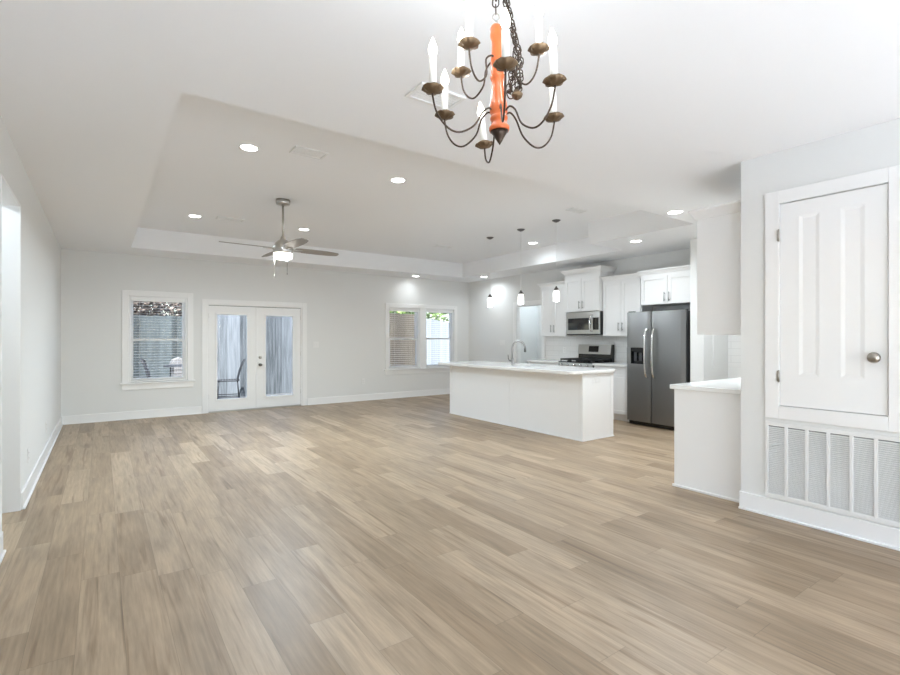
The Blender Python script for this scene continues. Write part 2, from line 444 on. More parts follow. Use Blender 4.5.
# doorway casing on the right wall
j = MB()
j.box(XR - 0.018, 8.0, 0, XR, 8.09, 2.15); j.box(XR - 0.018, 7.13, 0, XR, 7.22, 2.15); j.box(XR - 0.018, 7.22, 2.06, XR, 8.0, 2.15)
j.box(XR - 0.004, 7.205, 0, XR + T, 7.222, 2.06); j.box(XR - 0.004, 7.985, 0, XR + T, 8.002, 2.06); j.box(XR - 0.004, 7.222, 2.045, XR + T, 7.985, 2.062)
struct(j.build('trim_2', M['trim'], bevel=0.003))
# backsplash tile
struct(MB().box(XR - 0.01, 4.66, 0.922, XR, 7.12, 1.87).build('trim_3', M['tile']))
struct(MB().box(XR - 0.01, 1.84, 0.922, XR, 3.49, 2.0).build('trim_4', M['tile']))

# ------------------------------------------------------------------ windows
def casing_y(m, x0, x1, z0, z1, w, y, sill=True):
    m.box(x0 - w, y - 0.02, z0, x0, y, z1 + w); m.box(x1, y - 0.02, z0, x1 + w, y, z1 + w); m.box(x0, y - 0.02, z1, x1, y, z1 + w)
def sash_unit(root, x0, x1, z0, z1, y):
    zm = z0 + (z1 - z0) * 0.495
    fr = MB(); f = 0.03
    fr.box(x0, y, z0, x0 + f, y + 0.10, z1); fr.box(x1 - f, y, z0, x1, y + 0.10, z1); fr.box(x0 + f, y, z1 - f, x1 - f, y + 0.10, z1); fr.box(x0 + f, y, z0, x1 - f, y + 0.10, z0 + f)
    fr.build('window_frame', M['trim'], root, bevel=0.003)
    for (a, b, yy) in ((zm - 0.02, z1 - f, y + 0.075), (z0 + f, zm + 0.02, y + 0.045)):
        s = MB(); w = 0.04; xa, xb = x0 + f, x1 - f
        s.box(xa, yy, a, xa + w, yy + 0.028, b); s.box(xb - w, yy, a, xb, yy + 0.028, b); s.box(xa + w, yy, b - w, xb - w, yy + 0.028, b); s.box(xa + w, yy, a, xb - w, yy + 0.028, a + w)
        so = s.build('sash', M['trim'], root, bevel=0.003)
        MB().box(xa + w - 0.005, yy + 0.012, a + w - 0.005, xb - w + 0.005, yy + 0.016, b - w + 0.005).build('glass_pane', M['glass'], so)
def blind(label, x0, x1, z0, z1, y):
    t = thing('window_blind', label, 'blind', ((x0 + x1) / 2, y, z0), 'horizontal slat window blinds')
    MB().box(x0, y - 0.028, z1 - 0.05, x1, y + 0.028, z1).build('headrail', M['blind'], t, bevel=0.003)
    m = MB(); z = z0 + 0.05
    while z < z1 - 0.07:
        m.box(x0 + 0.004, y - 0.022, z, x1 - 0.004, y + 0.022, z + 0.0028); z += 0.046
    m.build('slats', M['blind'], t)
    MB().box(x0 + 0.004, y - 0.022, z0 + 0.003, x1 - 0.004, y + 0.022, z0 + 0.025).build('bottom_rail', M['blind'], t, bevel=0.003)
    for xx in (x0 + 0.12, x1 - 0.12):
        MB().tube([(xx, y - 0.024, z0 + 0.02), (xx, y - 0.024, z1 - 0.05)], 0.0012, 5).build('ladder_cord', M['blind'], t)

def window_far(name, label, x0, x1, z0, z1, splits):
    root = structroot(name, ((x0 + x1) / 2, YF, z0), label, 'window')
    c = MB(); casing_y(c, x0, x1, z0, z1, 0.092, YF)
    c.build('casing', M['trim'], root, bevel=0.004)
    MB().box(x0 - 0.12, YF - 0.05, z0 - 0.025, x1 + 0.12, YF + 0.02, z0).build('window_sill', M['trim'], root, bevel=0.005)
    MB().box(x0 - 0.092, YF - 0.018, z0 - 0.12, x1 + 0.092, YF, z0 - 0.025).build('apron', M['trim'], root, bevel=0.004)
    for (a, b) in splits: sash_unit(root, a, b, z0, z1, YF + 0.015)
    if len(splits) > 1:
        MB().box(splits[0][1], YF - 0.012, z0, splits[1][0], YF + 0.11, z1).build('mullion', M['trim'], root, bevel=0.004)
    return root
window_far('window_1', 'white framed single window left of the french doors', *W1, [W1[:2]])
window_far('window_2', 'white framed double window right of the french doors', *W2, [(5.235, 6.055), (6.215, 7.035)])
blind('white slatted blind in the single window left of the french doors', W1[0] + 0.034, W1[1] - 0.034, W1[2] + 0.004, W1[3] - 0.03, YF + 0.03)
blind('white slatted blind in the left half of the double window', 5.269, 6.021, W2[2] + 0.004, W2[3] - 0.03, YF + 0.03)
blind('white slatted blind in the right half of the double window', 6.249, 7.001, W2[2] + 0.004, W2[3] - 0.03, YF + 0.03)
# added window behind the viewer, out of view, to bring daylight into the room
r3 = structroot('window_added', ((W3[0] + W3[1]) / 2, YB, W3[2]), 'added unseen wide front window', 'window')
c = MB(); f = 0.06
c.box(W3[0], YB - T, W3[2], W3[0] + f, YB + 0.01, W3[3]); c.box(W3[1] - f, YB - T, W3[2], W3[1], YB + 0.01, W3[3]); c.box(W3[0] + f, YB - T, W3[3] - f, W3[1] - f, YB + 0.01, W3[3]); c.box(W3[0] + f, YB - T, W3[2], W3[1] - f, YB + 0.01, W3[2] + f); c.box(1.77, YB - 0.08, W3[2] + f, 1.83, YB - 0.03, W3[3] - f)
c.build('window_frame', M['trim'], r3)
MB().box(W3[0] + f, YB - 0.06, W3[2] + f, 1.77, YB - 0.056, W3[3] - f).box(1.83, YB - 0.06, W3[2] + f, W3[1] - f, YB - 0.056, W3[3] - f).build('glass_pane', M['glass'], r3)

# ------------------------------------------------------------------ french doors
t1 = structroot('trim_5', (2.415, YF, 0))
c = MB(); casing_y(c, DR[0], DR[1], 0, DR[3], 0.092, YF); c.build('casing', M['trim'], t1, bevel=0.004)
c = MB(); c.box(DR[0], YF, 0, DR[0] + 0.018, YF + T, DR[3]); c.box(DR[1] - 0.018, YF, 0, DR[1], YF + T, DR[3]); c.box(DR[0] + 0.018, YF, DR[3] - 0.012, DR[1] - 0.018, YF + T, DR[3])
c.build('jamb', M['trim'], t1)
c = MB(); c.box(DR[0] + 0.018, YF + 0.03, 1.9455, DR[1] - 0.018, YF + 0.06, 1.953); c.box(3.2535, YF + 0.03, 0.02, 3.257, YF + 0.06, 1.95); c.box(2.4055, YF + 0.045, 0.02, 2.4115, YF + 0.06, 1.95)
c.build('gap_shade_strip', M['darkside'], t1)  # dark strips stand in for the shade in the door gaps
MB().box(DR[0] + 0.018, YF - 0.01, 0, DR[1] - 0.018, YF + T, 0.018).build('threshold', M['nickel'], t1)
def french(name, label, x0, x1, g0, g1, hw):
    z0, z1 = 0.024, 1.945; y0, y1 = YF + 0.02, YF + 0.062; ga, gb = 0.235, 1.785
    root = structroot(name, ((x0 + x1) / 2, YF + 0.04, z0), label, 'door')
    m = MB(); m.box(x0, y0, z0, g0, y1, z1); m.box(g1, y0, z0, x1, y1, z1); m.box(g0, y0, gb, g1, y1, z1); m.box(g0, y0, z0, g1, y1, ga)
    m.build('door_slab', M['trim'], root)
    b = MB(); w = 0.032
    b.box(g0 - w, y0 - 0.012, ga - w, g0 + 0.004, y0, gb + w); b.box(g1 - 0.004, y0 - 0.012, ga - w, g1 + w, y0, gb + w); b.box(g0, y0 - 0.012, gb, g1, y0, gb + w); b.box(g0, y0 - 0.012, ga - w, g1, y0, ga)
    b.build('glazing_bead', M['trim'], root, bevel=0.005)
    MB().box(g0, y0 + 0.018, ga, g1, y0 + 0.022, gb).build('glass_pane', M['glass'], root)
    for z in (0.25, 1.0, 1.72):
        xx = x0 - 0.004 if hw == 'l' else x1 + 0.004
        MB().lathe((xx, y0 - 0.006, z), [(0.006, 0), (0.006, 0.09)], 10).build('hinge', M['nickel'], root)
    if hw == 'r':
        kx = x0 + 0.062
        MB().lathe((kx, y0, 0.985), [(0.0, -0.018), (0.012, -0.018), (0.016, -0.012), (0.029, -0.008), (0.029, 0)], 20, 'y').build('deadbolt', M['nickel'], root)
        MB().lathe((kx, y0, 0.845), [(0.0, -0.062), (0.016, -0.060), (0.027, -0.048), (0.027, -0.038), (0.013, -0.026), (0.011, -0.012), (0.030, -0.008), (0.030, 0)], 20, 'y').build('door_knob', M['dnickel'], root)
        MB().box(x0 - 0.02, y0 - 0.014, z0, x0 + 0.015, y0, z1).build('astragal', M['trim'], root, bevel=0.004)
french('door_1', 'left leaf of the white french doors with a chair behind its glass', 1.577, 2.405, 1.715, 2.235, 'l')
french('door_2', 'right leaf of the white french doors with the knob and deadbolt', 2.412, 3.253, 2.575, 3.095, 'r')

# ------------------------------------------------------------------ closet access door + return grille (on the right)
t6 = structroot('trim_6', (XC, 1.25, 0.74))
c = MB(); w = 0.095
c.box(XC - 0.02, AD[0] - w, AD[2] - w, XC, AD[0], AD[3] + w); c.box(XC - 0.02, AD[1], AD[2] - w, XC, AD[1] + w, AD[3] + w)
c.box(XC - 0.02, AD[0], AD[3], XC, AD[1], AD[3] + w); c.box(XC - 0.02, AD[0], AD[2] - w, XC, AD[1], AD[2])
c.build('casing', M['trim'], t6, bevel=0.003)
c = MB(); c.box(XC, AD[0], AD[2], XC + T, AD[0] + 0.0005, AD[3]); c.box(XC + 0.045, AD[0], AD[2], XC + 0.06, AD[1], AD[3])
c.build('gap_shade_backing', M['darkside'], t6)  # dark sheet stands in for the closet's shade behind the door gaps
d3 = structroot('door_3', (XC, 1.25, AD[2]), 'white two panel access door with a nickel knob', 'door')
y0, y1, z0, z1 = AD[0] + 0.005, AD[1] - 0.004, AD[2] + 0.005, AD[3] - 0.006
pan = [(1.059, 1.189), (1.312, 1.437)]; pa, pb = 1.073, 2.243
m = MB(); xa, xb = XC - 0.004, XC + 0.034
m.box(xa, y0, z0, xb, pan[0][0], z1); m.box(xa, pan[0][1], z0, xb, pan[1][0], z1); m.box(xa, pan[1][1], z0, xb, y1, z1)
for p in pan:
    m.box(xa, p[0], z0, xb, p[1], pa); m.box(xa, p[0], pb, xb, p[1], z1)
m.build('door_frame', M['trim'], d3)
for p in pan:
    q = MB(); e = 0.024; dx = 0.005
    A = [(xa, p[0], pa), (xa, p[1], pa), (xa, p[1], pb), (xa, p[0], pb)]
    B = [(xa + dx, p[0] + e, pa + e), (xa + dx, p[1] - e, pa + e), (xa + dx, p[1] - e, pb - e), (xa + dx, p[0] + e, pb - e)]
    for k in range(4): q.quad(A[k], A[(k + 1) % 4], B[(k + 1) % 4], B[k])
    q.quad(*B)
    q.build('door_panel', M['trim'], d3)
MB().lathe((xa, 1.002, 1.221), [(0.0, -0.066), (0.014, -0.065), (0.029, -0.057), (0.036, -0.044), (0.031, -0.032), (0.016, -0.023), (0.012, -0.010), (0.022, -0.007), (0.026, 0)], 28, 'x').build('door_knob', M['knobm'], d3)
for zc in (1.065, 2.115):
    h = MB().lathe((XC - 0.024, 1.561, zc - 0.045), [(0.006, 0), (0.006, 0.09)], 10).box(XC - 0.026, 1.561, zc - 0.04, XC - 0.0205, 1.572, zc + 0.04)
    h.build('hinge', M['knobm'], d3)

g = thing('return_air_grille', 'white louvred return air grille in the wall below the small access door', 'vent grille', (XC, 1.1, 0.142))
gy0, gy1, gz0, gz1 = 0.56, 1.655, 0.145, 0.718
MB().box(XC - 0.003, gy0 + 0.01, gz0 + 0.01, XC, gy1 - 0.01, gz1 - 0.01).build('backing', M['filter'], g)
cols = []
yy = 1.634
for k in range(8):
    cols.append((yy - 0.108, yy)); yy -= 0.129
cols = cols[:8]
m = MB(); x0 = XC - 0.016
m.box(x0, gy0, gz1 - 0.03, XC - 0.003, gy1, gz1); m.box(x0, gy0, gz0, XC - 0.003, gy1, gz0 + 0.03)
prev = gy1
for (a, b) in cols:
    m.box(x0, b, gz0 + 0.03, XC - 0.003, prev, gz1 - 0.03); prev = a
m.box(x0, gy0, gz0 + 0.03, XC - 0.003, prev, gz1 - 0.03)
m.build('frame', M['vent'], g, bevel=0.002)
for (a, b) in cols:
    m = MB(); z = gz0 + 0.032; n = 0
    while z < gz1 - 0.036:
        m.quad((XC - 0.014, a, z - 0.002), (XC - 0.014, b, z - 0.002), (XC - 0.004, b, z + 0.0085), (XC - 0.004, a, z + 0.0085)); z += 0.0137
        m.quad((XC - 0.014, a, z - 0.0137 - 0.002), (XC - 0.014, b, z - 0.0137 - 0.002), (XC - 0.0145, b, z - 0.0137 + 0.0015), (XC - 0.0145, a, z - 0.0137 + 0.0015))
    m.build('louvre_panel', M['vent'], g)

# ------------------------------------------------------------------ cabinets
def shaker(m, x, ya, yb, za, zb, w=0.055, th=0.02):
    # door front face at x (facing -x)
    m.box(x, ya, za, x + th, ya + w, zb); m.box(x, yb - w, za, x + th, yb, zb)
    m.box(x, ya + w, zb - w, x + th, yb - w, zb); m.box(x, ya + w, za, x + th, yb - w, za + w)
    m.box(x + 0.010, ya + w, za + w, x + th, yb - w, zb - w)
def pull(x, y, za, zb, parent):
    m = MB(); m.tube([(x - 0.03, y, za), (x - 0.03, y, zb)], 0.006, 8)
    for z in (za + 0.02, zb - 0.02): m.tube([(x - 0.03, y, z), (x, y, z)], 0.005, 8)
    return m.build('handle', M['pull'], parent)
def crown(m, x0, y0, y1, z, xb, d=0.055, h=0.085):
    # flared top moulding around front (x0) and both ends, sitting on z
    prof = [(0.0, 0.0), (0.012, 0.0), (0.018, 0.02), (d * 0.8, h - 0.022), (d, h - 0.018), (d, h), (0, h)]
    a = [(x0 - p, y0 - p, y1 + p, z + q) for p, q in prof]
    n = len(a)
    for k in range(n):
        b, c = a[k], a[(k + 1) % n]
        m.quad((b[0], b[1], b[3]), (b[0], b[2], b[3]), (c[0], c[2], c[3]), (c[0], c[1], c[3]))
        m.quad((xb, b[1], b[3]), (b[0], b[1], b[3]), (c[0], c[1], c[3]), (xb, c[1], c[3]))
        m.quad((b[0], b[2], b[3]), (xb, b[2], b[3]), (xb, c[2], c[3]), (c[0], c[2], c[3]))
def upper(label, x, ya, yb, za, zb, zd, pz, crd=0.05, crh=0.07, gap=0.0, shift=0.0):
    t = thing('wall_cabinet', label, 'cabinet', (XR, (ya + yb) / 2, za), 'white wall cabinets')
    MB().box(x + 0.021, ya, za, XR - 0.011, yb, zb).build('cabinet_body', M['cab'], t, bevel=0.002)
    ym = (ya + yb) / 2 + shift
    for (a, b, s) in ((ya + 0.012, ym - 0.0025, 1), (ym + 0.0025, yb - 0.012, -1)):
        m = MB(); shaker(m, x, a, b, za + 0.006, zd)
        d = m.build('door', M['cab'], t, bevel=0.0015)
        pull(x, (b - 0.035) if s == 1 else (a + 0.035), pz, pz + 0.14, d)
    c = MB(); crown(c, x + 0.021, ya, yb, zb, XR - 0.011, crd, crh)
    c.build('crown_moulding', M['cab'], t)
    return t
upper('tall white wall cabinet left of the microwave, nearest the doorway', 7.15, 6.262, 6.95, 1.39, 2.37, 2.345, 1.47)
upper('raised white wall cabinet with deep crown above the microwave', 7.08, 5.458, 6.255, 1.835, 2.53, 2.44, 1.885, 0.07, 0.085)
upper('white wall cabinet between the microwave and the refrigerator', 7.15, 4.70, 5.452, 1.385, 2.35, 2.325, 1.475)
upper('short white wall cabinet above the refrigerator', 7.0, 3.70, 4.61, 1.872, 2.35, 2.315, 1.915, 0.05, 0.07)

# refrigerator end panel (wall stub) reaching the ceiling
struct(MB().box(6.8, 3.50, 0, XR, 3.69, ZC).build('wall_stub', M['wall']))
struct(MB().box(7.05, 3.492, 0.93, 7.075, 3.5, 2.7).build('trim_7', M['trim']))

def base_front(t, x, ya, yb, drawers=True, two=False):
    m = MB(); m.box(x + 0.021, ya, 0.10, XR - 0.011, yb, 0.884); m.box(x + 0.075, ya, 0.0, XR - 0.011, yb, 0.10)
    m.build('cabinet_body', M['cab'], t, bevel=0.002)
    m = MB(); shaker(m, x, ya + 0.01, yb - 0.01, 0.725, 0.872, 0.03); dr = m.build('drawer', M['cab'], t, bevel=0.0015)
    yc = (ya + yb) / 2
    h = MB(); h.tube([(x - 0.03, yc - 0.07, 0.80), (x - 0.03, yc + 0.07, 0.80)], 0.006, 8)
    for s in (-0.05, 0.05): h.tube([(x - 0.03, yc + s, 0.80), (x, yc + s, 0.80)], 0.005, 8)
    h.build('handle', M['pull'], dr)
    if two:
        for (a, b, s) in ((ya + 0.01, yc - 0.002, 1), (yc + 0.002, yb - 0.01, -1)):
            m = MB(); shaker(m, x, a, b, 0.115, 0.715); d = m.build('door', M['cab'], t, bevel=0.0015)
            pull(x, (b - 0.035) if s == 1 else (a + 0.035), 0.54, 0.68, d)
    else:
        m = MB(); shaker(m, x, ya + 0.01, yb - 0.01, 0.115, 0.715); d = m.build('door', M['cab'], t, bevel=0.0015)
        pull(x, yb - 0.045, 0.54, 0.68, d)
t = thing('base_cabinet', 'white base cabinet with drawer between the range and the refrigerator', 'cabinet', (7.15, 5.05, 0), 'white base cabinets')
base_front(t, 6.88, 4.70, 5.428)
t = thing('base_cabinet', 'white base cabinet left of the range, behind the island', 'cabinet', (7.15, 6.6, 0), 'white base cabinets')
base_front(t, 6.88, 6.205, 7.0, two=True)
tag(MB().box(6.85, 4.70, 0.885, XR - 0.011, 5.432, 0.922).build('countertop', M['quartz'], bevel=0.004, origin=(7.15, 5.05, 0.885)), 'pale countertop between the range and the refrigerator', 'countertop', 'kitchen countertops')
tag(MB().box(6.85, 6.2, 0.885, XR - 0.011, 7.02, 0.922).build('countertop', M['quartz'], bevel=0.004, origin=(7.15, 6.6, 0.885)), 'pale countertop left of the range, seen behind the faucet', 'countertop', 'kitchen countertops')

# cabinets against the closet's back wall, seen from their end
t = thing('base_cabinet', 'white base cabinet end panel beside the wall with the access door', 'cabinet', (5.6, 2.15, 0), 'white base cabinets')
MB().box(4.27, 1.845, 0.0, 6.8, 2.40, 0.884).build('cabinet_body', M['cab'], t, bevel=0.002)
MB().box(4.262, 1.845, 0.0, 4.27, 2.462, 0.884).build('end_panel', M['cab'], t, bevel=0.0015)
MB().box(4.248, 1.845, 0.0, 4.262, 2.475, 0.022).build('shoe_moulding', M['trim'], t, bevel=0.004)
for k in range(4):
    xa = 4.30 + k * 0.62
    m = MB(); m.box(xa, 2.40, 0.11, xa + 0.61, 2.42, 0.87); m.build('door', M['cab'], t, bevel=0.002)
tag(MB().box(4.24, 1.845, 0.886, XR - 0.011, 2.495, 0.926).build('countertop', M['quartz'], bevel=0.004, origin=(5.8, 2.15, 0.886)), 'pale countertop end beside the wall with the access door', 'countertop', 'kitchen countertops')
t = thing('wall_cabinet', 'white wall cabinet end with crown, above the near counter end', 'cabinet', (5.2, 2.0, 1.375), 'white wall cabinets')
MB().box(4.27, 1.845, 1.376, 6.2, 2.235, 2.40).build('cabinet_body', M['cab'], t, bevel=0.002)
MB().box(4.264, 1.845, 1.376, 4.27, 2.255, 2.40).build('end_panel', M['cab'], t, bevel=0.0015)
for k in range(4):
    xa = 4.28 + k * 0.48
    MB().box(xa, 2.236, 1.38, xa + 0.475, 2.256, 2.385).build('door', M['cab'], t, bevel=0.002)
c = MB(); prof = [(0.0, 0.0), (0.010, 0.0), (0.016, 0.018), (0.042, 0.062), (0.052, 0.066), (0.052, 0.085), (0, 0.085)]
n = len(prof)
for k in range(n):
    (p, h), (p2, h2) = prof[k], prof[(k + 1) % n]
    X, Y, Z = 4.264, 2.256, 2.385
    c.quad((X - p, 1.845, Z + h), (X - p, Y + p, Z + h), (X - p2, Y + p2, Z + h2), (X - p2, 1.845, Z + h2))
    c.quad((X - p, Y + p, Z + h), (6.2, Y + p, Z + h), (6.2, Y + p2, Z + h2), (X - p2, Y + p2, Z + h2))
c.box(X, 1.845, Z + 0.016, 6.2, Y, Z + 0.084)
c.build('crown_moulding', M['cab'], t)

# ------------------------------------------------------------------ island
isl = thing('kitchen_island', 'long white panelled kitchen island with overhanging countertop', 'kitchen island', (5.4, 5.66, 0))
ix0, ix1, iy0, iy1 = 5.12, 5.76, 4.215, 7.20
MB().box(ix0 + 0.012, iy0 + 0.012, 0.0, ix1 - 0.02, iy1 - 0.012, 0.884).build('island_body', M['cab'], isl)
MB().box(ix0, iy0 + 0.055, 0.0, ix0 + 0.012, 5.63, 0.884).build('back_panel', M['cab'], isl, bevel=0.002)
MB().box(ix0, 5.645, 0.0, ix0 + 0.012, iy1 - 0.055, 0.884).build('back_panel', M['cab'], isl, bevel=0.002)
p = MB(); p.box(ix0 - 0.006, iy0 - 0.006, 0, ix0 + 0.05, iy0 + 0.05, 0.884); p.build('corner_post', M['cab'], isl, bevel=0.003)
p = MB(); p.box(ix1 - 0.05, iy0 - 0.006, 0, ix1, iy0 + 0.02, 0.884); p.build('corner_post', M['cab'], isl, bevel=0.003)
p = MB(); p.box(ix0 - 0.006, iy1 - 0.05, 0, ix0 + 0.05, iy1 + 0.006, 0.884); p.build('corner_post', M['cab'], isl, bevel=0.003)
MB().box(ix0 - 0.004, 5.625, 0, ix0 + 0.012, 5.65, 0.884).build('batten', M['cab'], isl, bevel=0.002)
MB().box(ix0 + 0.05, iy0, 0, ix1 - 0.05, iy0 + 0.012, 0.884).build('end_panel', M['cab'], isl, bevel=0.002)
p = MB(); p.box(ix0 - 0.018, iy0 - 0.018, 0, ix0 - 0.006, iy1, 0.018); p.box(ix0 - 0.006, iy0 - 0.018, 0, ix1 + 0.004, iy0 - 0.006, 0.018); p.build('shoe_moulding', M['trim'], isl, bevel=0.004)
for k in range(5):
    ya = 4.25 + k * 0.585
    m = MB(); m.box(ix1 - 0.02, ya, 0.11, ix1 - 0.001, ya + 0.575, 0.865); m.build('door', M['cab'], isl, bevel=0.002)

def plate_holes(outer, hole, z0, z1, name, m, loc):
    cu = bpy.data.curves.new(name, 'CURVE'); cu.dimensions = '2D'; cu.fill_mode = 'BOTH'
    for pts in (outer, hole):
        if not pts: continue
        sp = cu.splines.new('POLY'); sp.points.add(len(pts) - 1); sp.use_cyclic_u = True
        for q, pt in zip(sp.points, pts): q.co = (pt[0] - loc[0], pt[1] - loc[1], 0, 1)
    cu.extrude = (z1 - z0) / 2 - 0.003; cu.bevel_depth = 0.003; cu.bevel_resolution = 1
    tmp = bpy.data.objects.new(name + '_tmp', cu); COL.objects.link(tmp)
    dg = bpy.context.evaluated_depsgraph_get(); me = bpy.data.meshes.new_from_object(tmp.evaluated_get(dg)); bpy.data.objects.remove(tmp)
    for v in me.vertices: v.co.z += (z1 - z0) / 2
    me.materials.clear(); me.materials.append(m); me.name = name
    o = bpy.data.objects.new(name, me); COL.objects.link(o); o.location = (loc[0], loc[1], z0); return o
def rrect(x0, y0, x1, y1, r, n=8):
    out = []
    for (cx, cy, a0) in ((x1 - r, y1 - r, 0), (x0 + r, y1 - r, 90), (x0 + r, y0 + r, 180), (x1 - r, y0 + r, 270)):
        for k in range(n + 1):
            a = R(a0 + 90 * k / n); out.append((cx + r * math.cos(a), cy + r * math.sin(a)))
    return out
SK = (5.36, 5.13, 5.70, 5.83)
ct = plate_holes(rrect(4.85, 4.175, 5.80, 7.24, 0.08), rrect(*SK, 0.02), 0.886, 0.926, 'countertop', M['quartz'], (5.3, 5.66))
tag(ct, 'long pale countertop with rounded corners on the kitchen island', 'countertop', 'kitchen countertops')
# hollow out the body below the sink: the sink hangs in the opening
sk = thing('kitchen_sink', 'undermount sink in the island countertop', 'sink', (5.53, 5.48, 0.72))
s = MB(); a = SK
s.box(a[0], a[1], 0.8845, a[0] + 0.004, a[3], 0.8857); s.box(a[2] - 0.004, a[1], 0.8845, a[2], a[3], 0.8857); s.box(a[0], a[1], 0.8845, a[2], a[1] + 0.004, 0.8857); s.box(a[0], a[3] - 0.004, 0.8845, a[2], a[3], 0.8857)
s.box(a[0], a[1], 0.8845, a[2], a[3], 0.8855)
s.build('basin', M['steel'], sk)
MB().lathe((5.53, 5.48, 0.8855), [(0.045, 0), (0.04, 0.003), (0.0, 0.002)], 20).build('drain', M['dnickel'], sk)
# faucet
fx, fy = 5.285, 5.735
fa = thing('kitchen_faucet', 'tall arched brushed steel faucet on the island', 'faucet', (fx, fy, 0.926))
MB().lathe((fx, fy, 0.926), [(0.027, 0), (0.027, 0.006), (0.021, 0.012), (0.020, 0.10), (0.0165, 0.115)], 20).build('base', M['pull'], fa)
d = Vector((0.62, -0.36, 0)).normalized(); arc = []
for k in range(17):
    an = math.pi * (1 - k / 16 * 0.93); arc.append(Vector((fx, fy, 1.19)) + d * (0.10 + 0.10 * math.cos(an)) + Vector((0, 0, 0.115 * math.sin(an))))
MB().tube([(fx, fy, 1.03), (fx, fy, 1.12)] + arc, 0.0155, 12).build('spout', M['pull'], fa)
e = arc[-1]
MB().lathe((e.x + d.x * 0.005, e.y + d.y * 0.005, e.z - 0.085), [(0.012, 0), (0.019, 0.004), (0.018, 0.05), (0.0135, 0.09)], 16).build('spray_head', M['dnickel'], fa)
hs = Vector((-0.05, 0.04, 0))
MB().tube([(fx, fy, 0.99), Vector((fx, fy, 0.995)) + hs * 0.7, Vector((fx, fy, 1.03)) + hs, Vector((fx, fy, 1.09)) + hs * 1.1], [0.012, 0.011, 0.008, 0.006], 10).build('lever', M['dnickel'], fa)

# ------------------------------------------------------------------ range
rg = thing('gas_range', 'stainless gas range with black grates and raised backguard', 'range', (7.12, 5.815, 0))
ry0, ry1 = 5.436, 6.196
MB().box(6.86, ry0, 0.02, 7.46, ry1, 0.905).build('range_body', M['darkside'], rg, bevel=0.003)
MB().box(6.83, ry0, 0.16, 6.86, ry1, 0.74).build('oven_door', M['steel'], rg, bevel=0.004)
MB().box(6.826, ry0 + 0.10, 0.28, 6.83, ry1 - 0.10, 0.60).build('oven_window', M['bglass'], rg)
m = MB().tube([(6.785, ry0 + 0.05, 0.69), (6.785, ry1 - 0.05, 0.69)], 0.012, 10)
for y in (ry0 + 0.09, ry1 - 0.09): m.tube([(6.785, y, 0.69), (6.83, y, 0.69)], 0.009, 8)
m.build('oven_handle', M['chrome'], rg)
MB().prism([(6.83, 0.76), (6.86, 0.76), (6.90, 0.915), (6.855, 0.915)], 'y', ry0, ry1).build('control_panel', M['steel'], rg)
for k in range(5):
    y = ry0 + 0.09 + k * 0.145
    MB().lathe((6.838, y, 0.875), [(0.0, -0.034), (0.017, -0.034), (0.02, -0.028), (0.022, 0.004), (0.0, 0.01)], 16, 'x').build('knob', M['chrome'], rg)
MB().box(6.855, ry0, 0.905, 7.40, ry1, 0.930).build('cooktop', M['black'], rg, bevel=0.003)
for k in range(3):
    gm = MB(); ya = ry0 + 0.03 + k * 0.235; yb = ya + 0.228; xa, xb = 6.885, 7.375; zt = 0.985
    for (p, q) in (((xa, ya), (xb, ya)), ((xa, yb), (xb, yb)), ((xa, ya), (xa, yb)), ((xb, ya), (xb, yb)), ((xa, (ya + yb) / 2), (xb, (ya + yb) / 2))):
        gm.box(p[0] - 0.009, p[1] - 0.009, zt - 0.028, q[0] + 0.009, q[1] + 0.009, zt)
    for xx in (xa + 0.12, xb - 0.12, (xa + xb) / 2): gm.box(xx - 0.008, ya, zt - 0.022, xx + 0.008, yb, zt)
    for xx in (xa, xb):
        for y in (ya, yb): gm.box(xx - 0.007, y - 0.007, 0.930, xx + 0.007, y + 0.007, zt)
    gm.build('grate', M['iron'], rg, bevel=0.002)
for (x, y) in ((7.01, 5.56), (7.25, 5.56), (7.13, 5.815), (7.01, 6.07), (7.25, 6.07)):
    MB().lathe((x, y, 0.930), [(0.045, 0), (0.045, 0.012), (0.03, 0.014), (0.03, 0.022), (0.0, 0.023)], 18).build('burner', M['iron'], rg)
MB().box(7.40, ry0 + 0.004, 0.905, 7.468, ry1 - 0.004, 1.075).build('backguard_base', M['black'], rg, bevel=0.003)
bgd = MB().prism([(7.375, 1.06), (7.468, 1.06), (7.468, 1.235), (7.405, 1.235)], 'y', ry0 + 0.018, ry1 - 0.004).build('backguard', M['steel'], rg, bevel=0.003)
MB().prism([(7.372, 1.055), (7.468, 1.055), (7.468, 1.237), (7.402, 1.237)], 'y', ry0, ry0 + 0.018).build('end_cap', M['black'], rg, bevel=0.003)
MB().prism([(7.3797, 1.10), (7.384, 1.10), (7.4025, 1.208), (7.3985, 1.208)], 'y', 5.72, 5.94).build('display', M['display'], rg)

# ------------------------------------------------------------------ microwave
mw = thing('microwave', 'stainless over-the-range microwave with dark window', 'microwave', (7.2, 5.815, 1.41))
MB().box(7.10, 5.47, 1.412, XR - 0.012, 6.2, 1.83).build('microwave_body', M['darkside'], mw, bevel=0.003)
dr = MB()
X0, X1 = 7.075, 7.10
dr.box(X0, 5.60, 1.43, X1, 6.2, 1.502); dr.box(X0, 5.60, 1.715, X1, 6.2, 1.828); dr.box(X0, 6.165, 1.502, X1, 6.2, 1.715); dr.box(X0, 5.60, 1.502, X1, 5.635, 1.715)
mdoor = dr.build('microwave_door', M['steel'], mw, bevel=0.002)
MB().box(X0 + 0.004, 5.635, 1.502, X1, 6.165, 1.715).build('window', M['bglass'], mdoor)
m = MB(); m.tube(spline([(X0, 5.615, 1.475), (X0 - 0.04, 5.62, 1.50), (X0 - 0.055, 5.625, 1.61), (X0 - 0.04, 5.62, 1.73), (X0, 5.615, 1.755)]), 0.015, 10)
m.build('handle', M['chrome'], mdoor)
